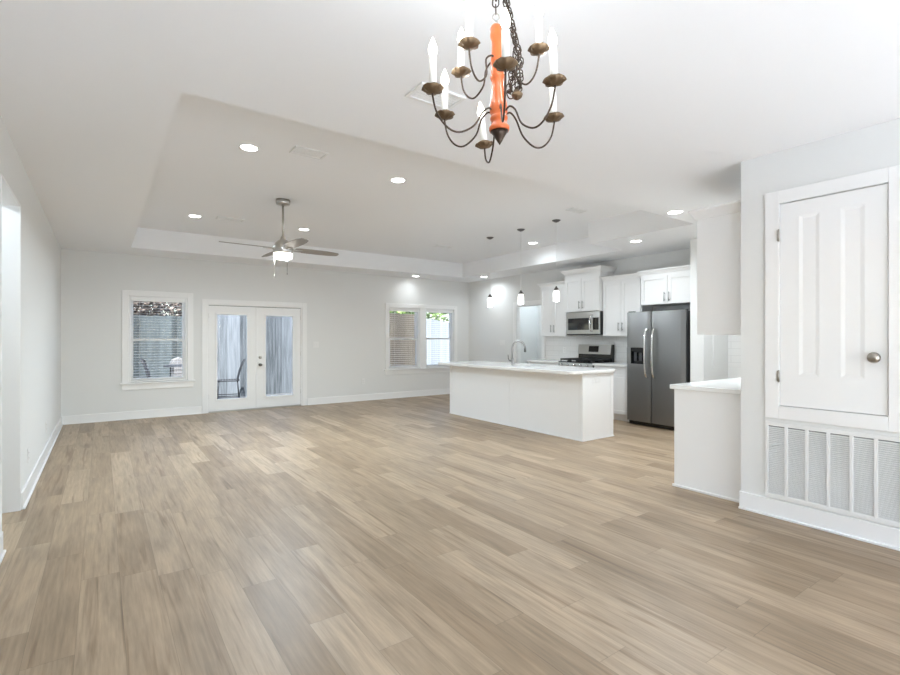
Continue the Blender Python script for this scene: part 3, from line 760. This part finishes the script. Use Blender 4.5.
MB().box(X0, 5.458, 1.43, X1, 5.597, 1.502).box(X0, 5.458, 1.715, X1, 5.597, 1.828).box(X0, 5.458, 1.502, X1, 5.475, 1.715).build('control_frame', M['steel'], mw, bevel=0.002)
MB().box(X0 + 0.003, 5.475, 1.502, X1, 5.597, 1.715).build('control_panel', M['display'], mw)
MB().box(X0 + 0.002, 5.458, 1.412, X1, 6.2, 1.428).build('bottom_vent', M['black'], mw)

# ------------------------------------------------------------------ refrigerator
fr = thing('refrigerator', 'dark stainless side-by-side refrigerator with water dispenser', 'refrigerator', (7.1, 4.2, 0))
MB().box(6.81, 3.735, 0.03, 7.45, 4.688, 1.745).build('fridge_body', M['darkside'], fr, bevel=0.004)
MB().box(6.80, 3.745, 0.012, 6.84, 4.675, 0.06).build('toe_grille', M['black'], fr)
def fdoor(a, b):
    pr = [(6.80, a), (6.80, b)]
    n = 8
    pts = [(6.802, b), (6.802, a)]
    for k in range(n + 1):
        u = k / n; y = a + (b - a) * u
        bow = 0.010 * (1 - (2 * u - 1) ** 2) + 0.006 * min(1, min(u, 1 - u) * 12)
        pts.append((6.765 - bow, y))
    return pts
dl = (4.279, 4.69); dr_ = (3.733, 4.269)
# left (freezer) door with a hole for the dispenser
fd = MB(); za, zb = 0.068, 1.757; hy0, hy1, hz0, hz1 = 4.392, 4.615, 0.955, 1.205
fd.prism(fdoor(*dl), 'z', za, hz0); fd.prism(fdoor(*dl), 'z', hz1, zb)
fd.box(6.752, dl[0] + 0.002, hz0, 6.802, hy0, hz1); fd.box(6.752, hy1, hz0, 6.802, dl[1] - 0.002, hz1)
ld = fd.build('freezer_door', M['fsteel'], fr, bevel=0.003)
dp = MB(); dp.box(6.79, hy0, hz0, 6.802, hy1, hz1); dp.box(6.748, hy0, hz1 - 0.06, 6.79, hy1, hz1); dp.box(6.748, hy0, hz0, 6.79, hy1, hz0 + 0.012)
dp.box(6.748, hy0, hz0, 6.79, hy0 + 0.01, hz1); dp.box(6.748, hy1 - 0.01, hz0, 6.79, hy1, hz1)
dpo = dp.build('dispenser', M['display'], ld, bevel=0.002)
for y in (4.455, 4.545): MB().box(6.765, y - 0.022, 1.0, 6.775, y + 0.022, 1.13).build('paddle', M['gray'], ld, bevel=0.003)
rd = MB().prism(fdoor(*dr_), 'z', za, zb).build('fridge_door', M['fsteel'], fr, bevel=0.003)
for (y, o, nm) in ((4.335, ld, 'handle'), (4.213, rd, 'handle')):
    MB().tube(spline([(6.755, y, 0.75), (6.715, y, 0.79), (6.69, y, 0.90), (6.682, y, 1.13), (6.69, y, 1.36), (6.715, y, 1.46), (6.755, y, 1.50)]), 0.016, 12).build(nm, M['chrome'], o)
for ya in (3.74, 4.59): MB().box(6.78, ya, 1.745, 6.85, ya + 0.09, 1.772).build('hinge_cover', M['darkside'], fr, bevel=0.004)

# ------------------------------------------------------------------ plates, outlets, switches
def plate(name, label, c, axis, w=0.075, h=0.12, kind='outlet', cat='outlet'):
    t = thing(name, label, cat, c)
    nx = {'x+': (1, 0), 'x-': (-1, 0), 'y-': (0, -1)}[axis]
    def bx(du, dv, a, b, wz, hz):
        m = MB()
        if axis[0] == 'x': m.box(c[0] + nx[0] * a, c[1] + du - wz / 2, c[2] + dv - hz / 2, c[0] + nx[0] * b, c[1] + du + wz / 2, c[2] + dv + hz / 2)
        else: m.box(c[0] + du - wz / 2, c[1] + nx[1] * a, c[2] + dv - hz / 2, c[0] + du + wz / 2, c[1] + nx[1] * b, c[2] + dv + hz / 2)
        return m
    bx(0, 0, 0, 0.005, w, h).build('cover_plate', M['plate'], t, bevel=0.0015)
    if kind == 'outlet':
        for dv in (-0.022, 0.022):
            s = bx(0, dv, 0.005, 0.0075, 0.033, 0.028).build('socket', M['plate'], t, bevel=0.001)
            bx(-0.006, dv, 0.0075, 0.008, 0.003, 0.010).build('slot', M['slot'], s); bx(0.006, dv, 0.0075, 0.008, 0.003, 0.008).build('slot', M['slot'], s)
    else:
        n = max(1, round(w / 0.05) - 0) if w > 0.08 else 1
        for k in range(n):
            bx((k - (n - 1) / 2) * 0.046, 0, 0.005, 0.009, 0.032, 0.066).build('rocker', M['plate'], t, bevel=0.001)
plate('wall_outlet', 'white wall outlet low on the left wall, nearer the opening', (XL, 5.57, 0.335), 'x+')
plate('wall_outlet', 'white wall outlet low on the left wall, nearer the far corner', (XL, 7.25, 0.335), 'x+')
plate('wall_outlet', 'white wall outlet low on the far wall below the double window side', (4.61, YF, 0.42), 'y-')
plate('light_switch', 'white switch plate right of the french doors', (3.56, YF, 1.22), 'y-', 0.12, 0.12, 'switch', 'light switch')
plate('light_switch', 'white switch plate on the wall left of the kitchen doorway', (XR, 8.45, 1.25), 'x-', 0.17, 0.12, 'switch', 'light switch')
plate('island_outlet', 'white outlet high on the island end panel', (5.42, iy0, 0.79), 'y-', 0.12, 0.075, 'none', 'outlet')
plate('wall_outlet', 'white outlet on the tiled backsplash left of the range', (XR - 0.01, 6.6, 1.12), 'x-')

# ------------------------------------------------------------------ ceiling lights and vents
def downlight(label, x, y, z, k=1.0):
    t = thing('downlight', label, 'ceiling light', (x, y, z), 'round recessed ceiling lights')
    MB().lathe((x, y, z), [(0.088, 0.0), (0.088, -0.004), (0.078, -0.007), (0.070, -0.004)], 32, cap=False).build('trim_ring', M['trim'], t)
    MB().lathe((x, y, z), [(0.072, -0.001), (0.072, -0.0045), (0.0, -0.0045)], 32).build('lens', M['led'], t)
    lamp('lamp', 'AREA', t, (x, y, z - 0.012), LAMP['downlight'] * k, (0.77, 0.905, 1.0) if z > 3 else (0.86, 0.94, 1.0), 0.13)
DL = [(1.084, 4.657, ZT, 'round recessed light in the tray ceiling, nearest left of the long vent'),
      (2.627, 4.673, ZT, 'round recessed light in the tray ceiling, lower left of the chandelier'),
      (1.07, 7.699, ZT, 'round recessed light in the tray ceiling left of the fan'),
      (2.602, 7.64, ZT, 'round recessed light in the tray ceiling just right of the fan rod'),
      (6.343, 6.341, ZT, 'round recessed light in the tray ceiling between two pendant canopies'),
      (5.186, 2.987, ZC, 'round recessed light in the low ceiling nearest the crowned cabinet end'),
      (6.269, 4.2, ZC, 'round recessed light in the soffit above the refrigerator'),
      (7.073, 8.621, ZC, 'round recessed light in the low ceiling border at the far right corner'),
      (5.75, 9.409, ZC, 'round recessed light in the low ceiling border above the double window'),
      (6.35, 2.72, ZC, 'added unseen recessed light in the kitchen corner ceiling behind the crowned cabinet')]  # last entry is an added hidden lamp that brightens the kitchen corner
for (x, y, z, lb), k in zip(DL, (0.5, 0.5, 0.47, 0.47, 0.15, 1.35, 0.4, 0.32, 0.10, 0.45)): downlight(lb, x, y, z, k)
def vent(label, x0, x1, y0, y1, z, along='x', n=6, slat=True):
    t = thing('ceiling_vent', label, 'ceiling vent', ((x0 + x1) / 2, (y0 + y1) / 2, z), 'white ceiling vents')
    w = 0.022; m = MB()
    m.box(x0, y0, z - 0.012, x1, y0 + w, z); m.box(x0, y1 - w, z - 0.012, x1, y1, z); m.box(x0, y0 + w, z - 0.012, x0 + w, y1 - w, z); m.box(x1 - w, y0 + w, z - 0.012, x1, y1 - w, z)
    m.build('frame', M['vent'], t, bevel=0.002)
    MB().box(x0 + w, y0 + w, z - 0.002, x1 - w, y1 - w, z).build('backing', M['vent_shade'], t)  # dark sheet painted in for the shade between louvres
    s = MB()
    for k in range(n):
        y = y0 + w + (y1 - y0 - 2 * w) * (k + 0.5) / n; h = (y1 - y0 - 2 * w) / n * 0.30
        s.prism([(y - h, z - 0.003), (y + h, z - 0.008), (y + h, z - 0.0065), (y - h, z - 0.0015)], 'x', x0 + w, x1 - w)
    s.build('louvres', M['vent'], t)
vent('white rectangular vent in the low ceiling behind the chandelier', 1.425, 1.730, 2.27, 2.455, ZC, n=5)
vent('white flat vent in the tray ceiling left of the chandelier', 1.41, 1.72, 4.36, 4.55, ZT, n=4)
vent('faint white vent in the tray ceiling left of the fan rod', 1.33, 1.69, 7.5, 7.68, ZT, n=4)
vent('faint white vent in the tray ceiling above the double window', 5.02, 5.37, 7.45, 7.63, ZT, n=4)
vent('white vent in the tray ceiling near the closest pendant canopy', 5.055, 5.335, 4.31, 4.45, ZT, n=4)

# ------------------------------------------------------------------ pendants
def pendant(label, x, y):
    t = thing('pendant_light', label, 'pendant light', (x, y, ZT), 'glass pendant lights over the island')
    MB().lathe((x, y, ZT), [(0.062, 0.0), (0.060, -0.008), (0.030, -0.026), (0.008, -0.034), (0.0, -0.035)], 24).build('canopy', M['dnickel'], t)
    MB().tube([(x, y, ZT - 0.03), (x, y, 2.10)], 0.003, 6).build('cord', M['plate'], t)
    MB().lathe((x, y, 2.045), [(0.034, 0.0), (0.036, 0.012), (0.030, 0.030), (0.016, 0.042), (0.009, 0.062), (0.0, 0.064)], 20).build('socket_cap', M['dnickel'], t)
    MB().lathe((x, y, 1.885), [(0.0, 0.0), (0.043, 0.0), (0.045, 0.01), (0.045, 0.13), (0.036, 0.150), (0.030, 0.160)], 24, cap=False).build('glass_shade', M['frost'], t)
    lamp('lamp', 'POINT', t, (x, y, 1.85), LAMP['pendant'], (0.82, 0.92, 1.0), 0.03)
pendant('glass pendant light over the island, closest to the microwave cabinet', 5.40, 4.925)
pendant('glass pendant light over the island, middle of the row', 5.40, 5.665)
pendant('glass pendant light over the island, at the far end by the double window', 5.40, 6.42)

# ------------------------------------------------------------------ ceiling fan
FX, FY = 1.839, 6.176
fan = thing('ceiling_fan', 'nickel ceiling fan with four taupe blades and lit bowl', 'ceiling fan', (FX, FY, ZT))
MB().lathe((FX, FY, ZT), [(0.085, 0), (0.085, -0.045), (0.078, -0.06), (0.03, -0.066), (0.02, -0.075)], 32).build('canopy', M['nickel'], fan)
MB().tube([(FX, FY, ZT - 0.06), (FX, FY, 2.56)], 0.0135, 12).build('downrod', M['nickel'], fan)
MB().lathe((FX, FY, 2.40), [(0.105, 0.0), (0.118, 0.012), (0.120, 0.05), (0.112, 0.09), (0.095, 0.13), (0.065, 0.162), (0.035, 0.178), (0.028, 0.20), (0.022, 0.215)], 36).build('motor_housing', M['nickel'], fan)
MB().lathe((FX, FY, 2.33), [(0.0, 0.0), (0.085, 0.002), (0.108, 0.012), (0.114, 0.03), (0.114, 0.072)], 36).build('light_bowl', M['bowl'], fan)
a0 = math.atan2(0.0, 1.0)
lat = Vector((math.cos(YAW), -math.sin(YAW), 0)); dep = Vector((math.sin(YAW), math.cos(YAW), 0))
for k in range(4):
    th = R(38 + 90 * k)
    dv = lat * math.cos(th) + dep * math.sin(th)
    sd = Vector((-dv.y, dv.x, 0))
    pit = R(-12)
    cw = sd * math.cos(pit) + Vector((0, 0, math.sin(pit)))
    up = dv.cross(cw)
    b = MB(); prof = [(0.15, 0.042), (0.20, 0.062), (0.32, 0.074), (0.50, 0.074), (0.62, 0.066), (0.72, 0.046), (0.735, 0.03)]
    base = Vector((FX, FY, 2.463))
    top, bot = [], []
    L = [(r, -w) for r, w in prof] + [(r, w * 0.9) for r, w in reversed(prof)]
    tp = [base + dv * r + cw * w + up * 0.004 for r, w in L]; bt = [base + dv * r + cw * w - up * 0.004 for r, w in L]
    b.quad(*tp); b.quad(*reversed(bt)); n = len(L)
    for q in range(n): b.quad(tp[q], tp[(q + 1) % n], bt[(q + 1) % n], bt[q])
    bo = b.build('blade', M['blade'], fan, bevel=0.002)
    ir = MB(); 
    for s in (-1, 1):
        ir.tube([base + dv * 0.10 - up * 0.008, base + dv * 0.16 + cw * 0.02 * s - up * 0.009, base + dv * 0.235 + cw * 0.03 * s - up * 0.009], [0.010, 0.009, 0.006], 8)
    ir.build('blade_iron', M['nickel'], bo)
for (dx, z1) in ((-0.085, 2.13), (0.075, 2.16)):
    p = Vector((FX, FY, 0)) + lat * dx - dep * 0.07
    m = MB().tube([(p.x, p.y, 2.42), (p.x, p.y, z1)], 0.0026, 6)
    co = m.build('pull_chain', M['nickel'] if dx < 0 else M['dnickel'], fan)
    MB().lathe((p.x, p.y, z1 - 0.03), [(0.0, 0), (0.0045, 0.004), (0.004, 0.02), (0.002, 0.03)], 10).build('chain_knob', M['nickel'] if dx < 0 else M['dnickel'], co)
lamp('lamp', 'AREA', fan, (FX, FY, 2.322), LAMP['fan'], (0.77, 0.895, 1.0), 0.22)

# ------------------------------------------------------------------ chandelier
def cw3(l, d_, z): 
    p = lat * l + dep * d_; return Vector((p.x, p.y, z))
CL, CD = 0.169, 1.664
cc = cw3(CL, CD, 0)
ch = thing('chandelier', 'rustic chandelier with turned orange wooden post and nine candle lights', 'chandelier', (cc.x, cc.y, 2.0))
LEAN = Matrix.Translation((cc.x, cc.y, 2.0)) @ Matrix.Rotation(R(-1.8), 4, dep) @ Matrix.Translation((-cc.x, -cc.y, -2.0))
def zz(yz): return 1.345 + (338.6 - yz / 3.75) * 0.003396
prof = [(0.0, 545), (0.010, 528), (0.020, 508), (0.031, 493)]
MB().lathe((cc.x, cc.y, 0), [(r, zz(y)) for r, y in prof], 24).xform(LEAN).build('finial', M['bronze'], ch)
prof = [(0.0325, 493), (0.0345, 487), (0.0345, 478), (0.027, 468), (0.0255, 455), (0.029, 450), (0.030, 444), (0.028, 438), (0.024, 433), (0.0295, 424), (0.031, 408), (0.029, 390), (0.0245, 365), (0.0215, 330), (0.0205, 306), (0.023, 300), (0.0255, 293), (0.025, 286), (0.021, 279), (0.0225, 262), (0.0225, 235), (0.019, 205), (0.0165, 170), (0.0165, 152), (0.0205, 142), (0.021, 130), (0.019, 118), (0.0205, 108), (0.016, 98), (0.006, 94)]
MB().lathe((cc.x, cc.y, 0), [(r, zz(y)) for r, y in prof], 28).xform(LEAN).build('turned_post', M['orange'], ch)
zt = zz(94)
m = MB().lathe((cc.x, cc.y, zt - 0.002), [(0.010, 0), (0.008, 0.012), (0.004, 0.016)], 12)
m.tube([(cc.x + 0.012 * math.cos(a) * lat.x, cc.y + 0.012 * math.cos(a) * lat.y, zt + 0.026 + 0.012 * math.sin(a)) for a in [2 * math.pi * k / 16 for k in range(16)]], 0.0025, 6, closed=True)
m.xform(LEAN).build('top_loop', M['nickel'], ch)
def link(m, c, t, s, L=0.031, w=0.0105, r=0.0023):
    t = t.normalized(); s = (s - t * s.dot(t)).normalized(); pts = []
    for k in range(14):
        a = 2 * math.pi * k / 14
        x = math.sin(a) * w; y = math.cos(a); y = (L / 2 - w) * (1 if y > 0 else -1) + w * y
        pts.append(c + s * x + t * y)
    m.tube(pts, r, 5, closed=True)
def chain(m, path, step=0.0225, seed=0):
    rnd = random.Random(seed)
    path = spline(path, 10); acc = 0; k = 0
    for a, b in zip(path[:-1], path[1:]):
        L = (b - a).length; d_ = (b - a) / max(L, 1e-9); x = step - acc
        while x < L:
            c = a + d_ * x; s = Vector((rnd.uniform(-1, 1), rnd.uniform(-1, 1), rnd.uniform(-0.3, 0.3)))
            base = lat if k % 2 else dep
            link(m, c, d_, base + s * 0.35); k += 1; x += step
        acc = L - (x - step)
m = MB(); chain(m, [cw3(CL - 0.013, CD, zt + 0.03), cw3(CL - 0.012, CD, zt + 0.10), cw3(CL + 0.012, CD + 0.01, 2.60), cw3(CL + 0.02, CD + 0.01, 2.745)])
m.build('hanging_chain', M['bronze'], ch)
def pz(u, v, d_): return cw3((u - 450) / 490.1 * d_, d_, 1.345 + (338.6 - v) / 490.1 * d_)
m = MB()
chain(m, [pz(500, -60, 1.66), pz(503, -15, 1.655), pz(510, 18, 1.64), pz(516, 45, 1.64), pz(514, 70, 1.64), pz(510, 92, 1.64), pz(513, 96, 1.64)], seed=1)
chain(m, [pz(502, -40, 1.68), pz(506, 0, 1.68), pz(514, 35, 1.67), pz(520, 58, 1.67), pz(519, 80, 1.66), pz(516, 97, 1.65)], seed=2)
chain(m, [pz(509, 62, 1.65), pz(512, 78, 1.655), pz(509, 90, 1.655), pz(515, 93, 1.65), pz(520, 84, 1.65), pz(518, 55, 1.65), pz(513, 40, 1.65)], seed=3)
sc_ = m.build('slack_chain', M['bronze'], ch)
p = pz(517, 95, 1.645)
MB().lathe((p.x, p.y, p.z - 0.018), [(0.0, 0.0), (0.008, 0.004), (0.016, 0.010), (0.020, 0.020), (0.012, 0.026), (0.006, 0.036)], 14).build('chain_hook', M['oldbrass'], sc_)
MB().lathe((cc.x + lat.x * 0.02, cc.y + lat.y * 0.02, ZC), [(0.0, -0.03), (0.02, -0.028), (0.06, -0.012), (0.065, 0)], 24).build('ceiling_canopy', M['oldbrass'], ch)

def candle_arm(cup, attach_z, drop, rpost, tilt=None, clen=0.10, blen=0.062, sc=1.0):
    base = Vector((cc.x, cc.y, 0)); h = Vector((cup.x - cc.x, cup.y - cc.y, 0)); Rr = h.length; h.normalize()
    zc = cup.z
    def P(r, z): return base + h * r + Vector((0, 0, z))
    lo = zc - drop
    pts = [P(rpost - 0.006, attach_z), P(rpost + 0.012, attach_z + 0.008), P(rpost + 0.035, attach_z - 0.012), P(rpost + (Rr - rpost) * 0.32, lo + (attach_z - lo) * 0.35), P(rpost + (Rr - rpost) * 0.56, lo + 0.004),
           P(rpost + (Rr - rpost) * 0.76, lo + 0.012), P(rpost + (Rr - rpost) * 0.93, lo + drop * 0.45), P(Rr, zc - 0.012), P(Rr, zc)]
    arm = MB().tube(spline(pts, 6), 0.0032, 8).build('arm', M['bronze'], ch)
    ax = Vector((0, 0, 1)) if tilt is None else tilt.normalized()
    rot = Vector((0, 0, 1)).rotation_difference(ax).to_matrix().to_4x4()
    mt = Matrix.Translation(cup) @ rot
    # scalloped cup
    cup_m = MB(); seg = 32; rings = [(0.004, -0.002), (0.014, 0.0), (0.025, 0.005), (0.034, 0.014), (0.0345, 0.0165), (0.026, 0.0085), (0.014, 0.004), (0.013, 0.004)]
    i0 = 0
    for r, z in rings:
        for k in range(seg):
            a = 2 * math.pi * k / seg; wv = 1 + 0.075 * math.cos(8 * a) * (r / 0.034) ** 2
            cup_m.v.append((r * wv * math.cos(a) * sc, r * wv * math.sin(a) * sc, (z + 0.0028 * math.cos(8 * a + math.pi) * (r / 0.034) ** 3)))
    for q in range(len(rings) - 1):
        for k in range(seg):
            k2 = (k + 1) % seg
            cup_m.f.append((q * seg + k, q * seg + k2, (q + 1) * seg + k2, (q + 1) * seg + k)); cup_m.sm.append(True)
    cup_m.xform(mt).build('drip_cup', M['oldbrass'], arm)
    MB().lathe((0, 0, 0), [(0.0125, 0.003), (0.0155, 0.008), (0.0155, 0.026), (0.013, 0.026)], 18).xform(mt).build('candle_socket', M['oldbrass'], arm)
    MB().lathe((0, 0, 0), [(0.0118, 0.012), (0.0118, 0.012 + clen), (0.0075, 0.014 + clen)], 16).xform(mt).build('candle_sleeve', M['candle'], arm)
    z0 = 0.014 + clen
    MB().lathe((0, 0, z0), [(0.0065, 0.0), (0.010, 0.006), (0.0145, 0.018), (0.0145, 0.026), (0.011, 0.040), (0.0055, 0.053), (0.0015, blen), (0.0, blen + 0.001)], 16).xform(mt).build('flame_bulb', M['bulb'], arm)
    lp = mt @ Vector((0, 0, z0 + 0.03))
    return lp
lps = []
for (u, v, dpt, tl) in ((432.8, 93, 1.562, None), (444.8, 118.7, 1.744, None), (484.8, 148, 1.90, lat * -0.11 - dep * 0.05 + Vector((0, 0, 1))), (554, 121, 1.763, lat * -0.05 + Vector((0, 0, 1))), (554.7, 85, 1.513, lat * -0.05 + Vector((0, 0, 1))), (505.5, 69, 1.415, None)):
    lps.append(candle_arm(pz(u, v, dpt), 2.112, 0.112 if tl is None or v < 140 else 0.085, 0.031, tl))
for (u, v, dpt) in ((469.2, 48, 1.60), (461.3, 76, 1.768), (538.7, 53.5, 1.63)):
    lps.append(candle_arm(pz(u, v, dpt), 2.288, 0.10, 0.022))
for q, lp in enumerate(lps):
    lamp('lamp', 'POINT', ch, lp + Vector((0, 0, 0.05)), LAMP['chandelier'] * (1.0 if q < 6 else 0.15), (0.86, 0.94, 1.0), 0.03)

# ------------------------------------------------------------------ outside: patio, fences, furniture, trees
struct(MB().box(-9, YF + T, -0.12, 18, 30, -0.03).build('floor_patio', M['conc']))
struct(MB().box(-9, -14, -0.12, 18, YB - T, -0.08).build('floor_drive', M['drive']))  # unseen ground, acts as a reflector for the near ceiling
def fence(label, A, B, z1, m, bw=0.14, seed=0, cat='fence', off=0.03):
    A = Vector((*A, 0)); B = Vector((*B, 0)); d_ = (B - A); L = d_.length; d_.normalize(); nn = Vector((d_.y, -d_.x, 0))
    t = thing('wooden_fence', label, cat, (*((A + B) / 2).xy, -0.08), 'wooden yard fences')
    rnd = random.Random(seed); b = MB(); x = 0
    while x < L:
        w = bw; zt_ = z1 + rnd.uniform(-0.012, 0.012); q = rnd.uniform(0, 0.006)
        p0 = A + d_ * (x + 0.0007); p1 = A + d_ * (x + w - 0.0007)
        a_, b_, c_, e_ = p0 + nn * q, p1 + nn * q, p1 + nn * (q - 0.02), p0 + nn * (q - 0.02)
        lo = -0.06
        i = len(b.v); b.v += [(*p.xy, lo) for p in (a_, b_, c_, e_)] + [(*p.xy, zt_) for p in (a_, b_, c_, e_)]
        for f_ in ((0, 3, 2, 1), (4, 5, 6, 7), (0, 1, 5, 4), (1, 2, 6, 5), (2, 3, 7, 6), (3, 0, 4, 7)): b.f.append(tuple(i + k for k in f_)); b.sm.append(False)
        x += w
    b.build('boards', m, t)
    for z in (0.3, z1 * 0.5, z1 - 0.3):
        r_ = MB(); p0 = A - nn * 0.025; p1 = B - nn * 0.025
        r_.quad((*p0.xy, z), (*p1.xy, z), (*p1.xy, z + 0.09), (*p0.xy, z + 0.09)); p2 = p0 - nn * 0.04; p3 = p1 - nn * 0.04
        r_.quad((*p2.xy, z), (*p3.xy, z), (*p3.xy, z + 0.09), (*p2.xy, z + 0.09)); r_.quad((*p0.xy, z + 0.09), (*p1.xy, z + 0.09), (*p3.xy, z + 0.09), (*p2.xy, z + 0.09)); r_.quad((*p0.xy, z), (*p1.xy, z), (*p3.xy, z), (*p2.xy, z))
        r_.build('rail', m, t)
    for k in range(max(2, int(L / 2.4) + 1)):
        p = A + d_ * min(L, k * 2.4) - nn * 0.11
        MB().box(p.x - 0.045, p.y - 0.045, -0.08, p.x + 0.045, p.y + 0.045, z1 - 0.05).build('post', m, t)
fence('weathered grey wooden fence seen through the single window', (-3.0, 14.5), (2.9, 14.5), 1.93, M['fence_dark'], seed=1)
fence('taller weathered grey wooden fence seen through the french door glass', (2.13, 12.45), (5.6, 12.45), 1.97, M['fence'], seed=5)
fence('tan wooden fence seen through the left half of the double window', (6.0, 13.0), (8.1, 13.0), 2.1, M['fence2'], seed=2)
fence('bright pale wooden fence seen through the right half of the double window', (8.36, 13.16), (13.5, 18.3), 2.0, M['fence3'], seed=3)

def patio_chair(label, x, y, rz):
    t = thing('patio_chair', label, 'chair', (0, 0, 0), 'dark metal patio chairs')
    gz = 0.0
    parts = []
    m = MB(); m.tube(spline([(-0.2, -0.2, 0.43), (0.2, -0.2, 0.43), (0.22, 0.0, 0.43), (0.2, 0.2, 0.43), (-0.2, 0.2, 0.43), (-0.22, 0, 0.43), (-0.2, -0.2, 0.43)], 4), 0.015, 6)
    for k in range(7): yy = -0.17 + k * 0.056; m.box(-0.2, yy - 0.012, 0.43, 0.2, yy + 0.012, 0.436)
    m.build('seat', M['pmetal'], t)
    for (sx, sy) in ((-1, -1), (1, -1), (-1, 1), (1, 1)):
        MB().tube([(0.19 * sx, 0.19 * sy, 0.43), (0.21 * sx, 0.23 * sy, 0.0)], 0.015, 6).build('leg', M['pmetal'], t)
    m = MB(); m.tube(spline([(-0.2, 0.19, 0.43), (-0.2, 0.23, 0.62), (-0.19, 0.30, 0.82), (-0.1, 0.34, 0.89), (0.1, 0.34, 0.89), (0.19, 0.30, 0.82), (0.2, 0.23, 0.62), (0.2, 0.19, 0.43)], 5), 0.017, 6)
    for k in range(5): xx = -0.13 + k * 0.065; m.tube(spline([(xx, 0.2, 0.45), (xx, 0.24, 0.62), (xx, 0.31, 0.83), (xx, 0.34, 0.885)], 3), 0.008, 5)
    m.build('backrest', M['pmetal'], t)
    MB().tube([(0.2, -0.21, 0.09), (0.2, 0.22, 0.09)], 0.011, 6).tube([(-0.2, -0.21, 0.09), (-0.2, 0.22, 0.09)], 0.011, 6).build('stretcher', M['pmetal'], t)
    t.location = (x, y, -0.03); t.rotation_euler = (0, 0, rz); return t
pc = patio_chair('dark metal patio chair seen side-on through the left french door glass', 2.34, 11.98, R(-101))
dup(pc, (1.10, 13.5, -0.03), 'dark metal patio chair with curved back seen through the single window', R(80))
tb = thing('patio_table', 'dark metal patio table edge seen through the single window', 'table', (1.55, 12.9, -0.03))
MB().lathe((1.55, 12.9, 0), [(0.0, 0.705), (0.40, 0.705), (0.41, 0.715), (0.40, 0.73), (0.0, 0.73)], 36).build('tabletop', M['pmetal'], tb)
for k in range(4):
    a = R(45 + 90 * k); MB().tube([(1.55 + 0.33 * math.cos(a), 12.9 + 0.33 * math.sin(a), 0.705), (1.55 + 0.36 * math.cos(a), 12.9 + 0.36 * math.sin(a), -0.03)], 0.014, 8).build('leg', M['pmetal'], tb)
bx = thing('deck_box', 'white slatted resin box behind the patio table', 'storage box', (1.57, 13.95, -0.03))
m = MB()
for k in range(7): m.box(1.40, 13.75, -0.02 + k * 0.1, 1.74, 14.15, 0.06 + k * 0.1)
m.box(1.41, 13.76, -0.03, 1.73, 14.14, 0.68); m.build('box_body', M['wplastic'], bx)
MB().prism([(1.38, 0.69), (1.76, 0.69), (1.71, 0.82), (1.57, 0.88), (1.43, 0.82)], 'y', 13.73, 14.17).build('lid', M['wplastic'], bx, bevel=0.01)

def tree(label, x, y, h, rx, rz_, lm, n, seed, leaf=0.09):
    t = thing('garden_tree', label, 'tree', (x, y, -0.08), 'trees beyond the yard fences')
    rnd = random.Random(seed); m = MB()
    m.tube(spline([(x, y, -0.1), (x + 0.08, y, h * 0.35), (x - 0.05, y + 0.05, h * 0.65), (x, y, h * 0.9)], 5), [0.13 - 0.10 * k / 15 for k in range(16)], 8)
    for k in range(6):
        a = rnd.uniform(0, 6.28); z = h * rnd.uniform(0.4, 0.7); r_ = rx * 0.8
        m.tube([(x, y, z), (x + r_ * 0.5 * math.cos(a), y + r_ * 0.5 * math.sin(a), z + 0.3), (x + r_ * math.cos(a), y + r_ * math.sin(a), z + 0.45)], [0.05, 0.035, 0.012], 6)
    m.build('trunk', M['bark'], t)
    f_ = MB(); zc = h * 0.72
    for k in range(n):
        a = rnd.uniform(0, 6.283); cz = rnd.uniform(-1, 1); rr = (rnd.random() ** 0.4)
        q = math.sqrt(1 - cz * cz)
        c_ = Vector((x + rx * rr * q * math.cos(a), y + rx * rr * q * math.sin(a), zc + rz_ * rr * cz))
        u_ = Vector((rnd.gauss(0, 1), rnd.gauss(0, 1), rnd.gauss(0, 1))).normalized(); w_ = u_.orthogonal().normalized(); s_ = leaf * rnd.uniform(0.6, 1.3)
        f_.quad(c_ - u_ * s_, c_ + w_ * s_ * 0.45, c_ + u_ * s_, c_ - w_ * s_ * 0.45)
    f_.build('crown', lm, t)
tree('brown leaved tree above the grey fence in the left of the single window', 0.75, 16.1, 3.4, 0.95, 0.85, M['leafb'], 2600, 1, 0.085)
tree('dark branched tree above the grey fence in the right of the single window', 2.3, 17.6, 3.6, 1.05, 1.0, M['leafb'], 1900, 2)
tree('green tree above the tan fence in the left half of the double window', 8.5, 15.4, 3.6, 1.25, 1.1, M['leafg'], 2600, 3, 0.10)
tree('green tree above the pale fence in the right half of the double window', 12.0, 19.2, 3.9, 1.6, 1.2, M['leafg'], 2800, 4, 0.11)
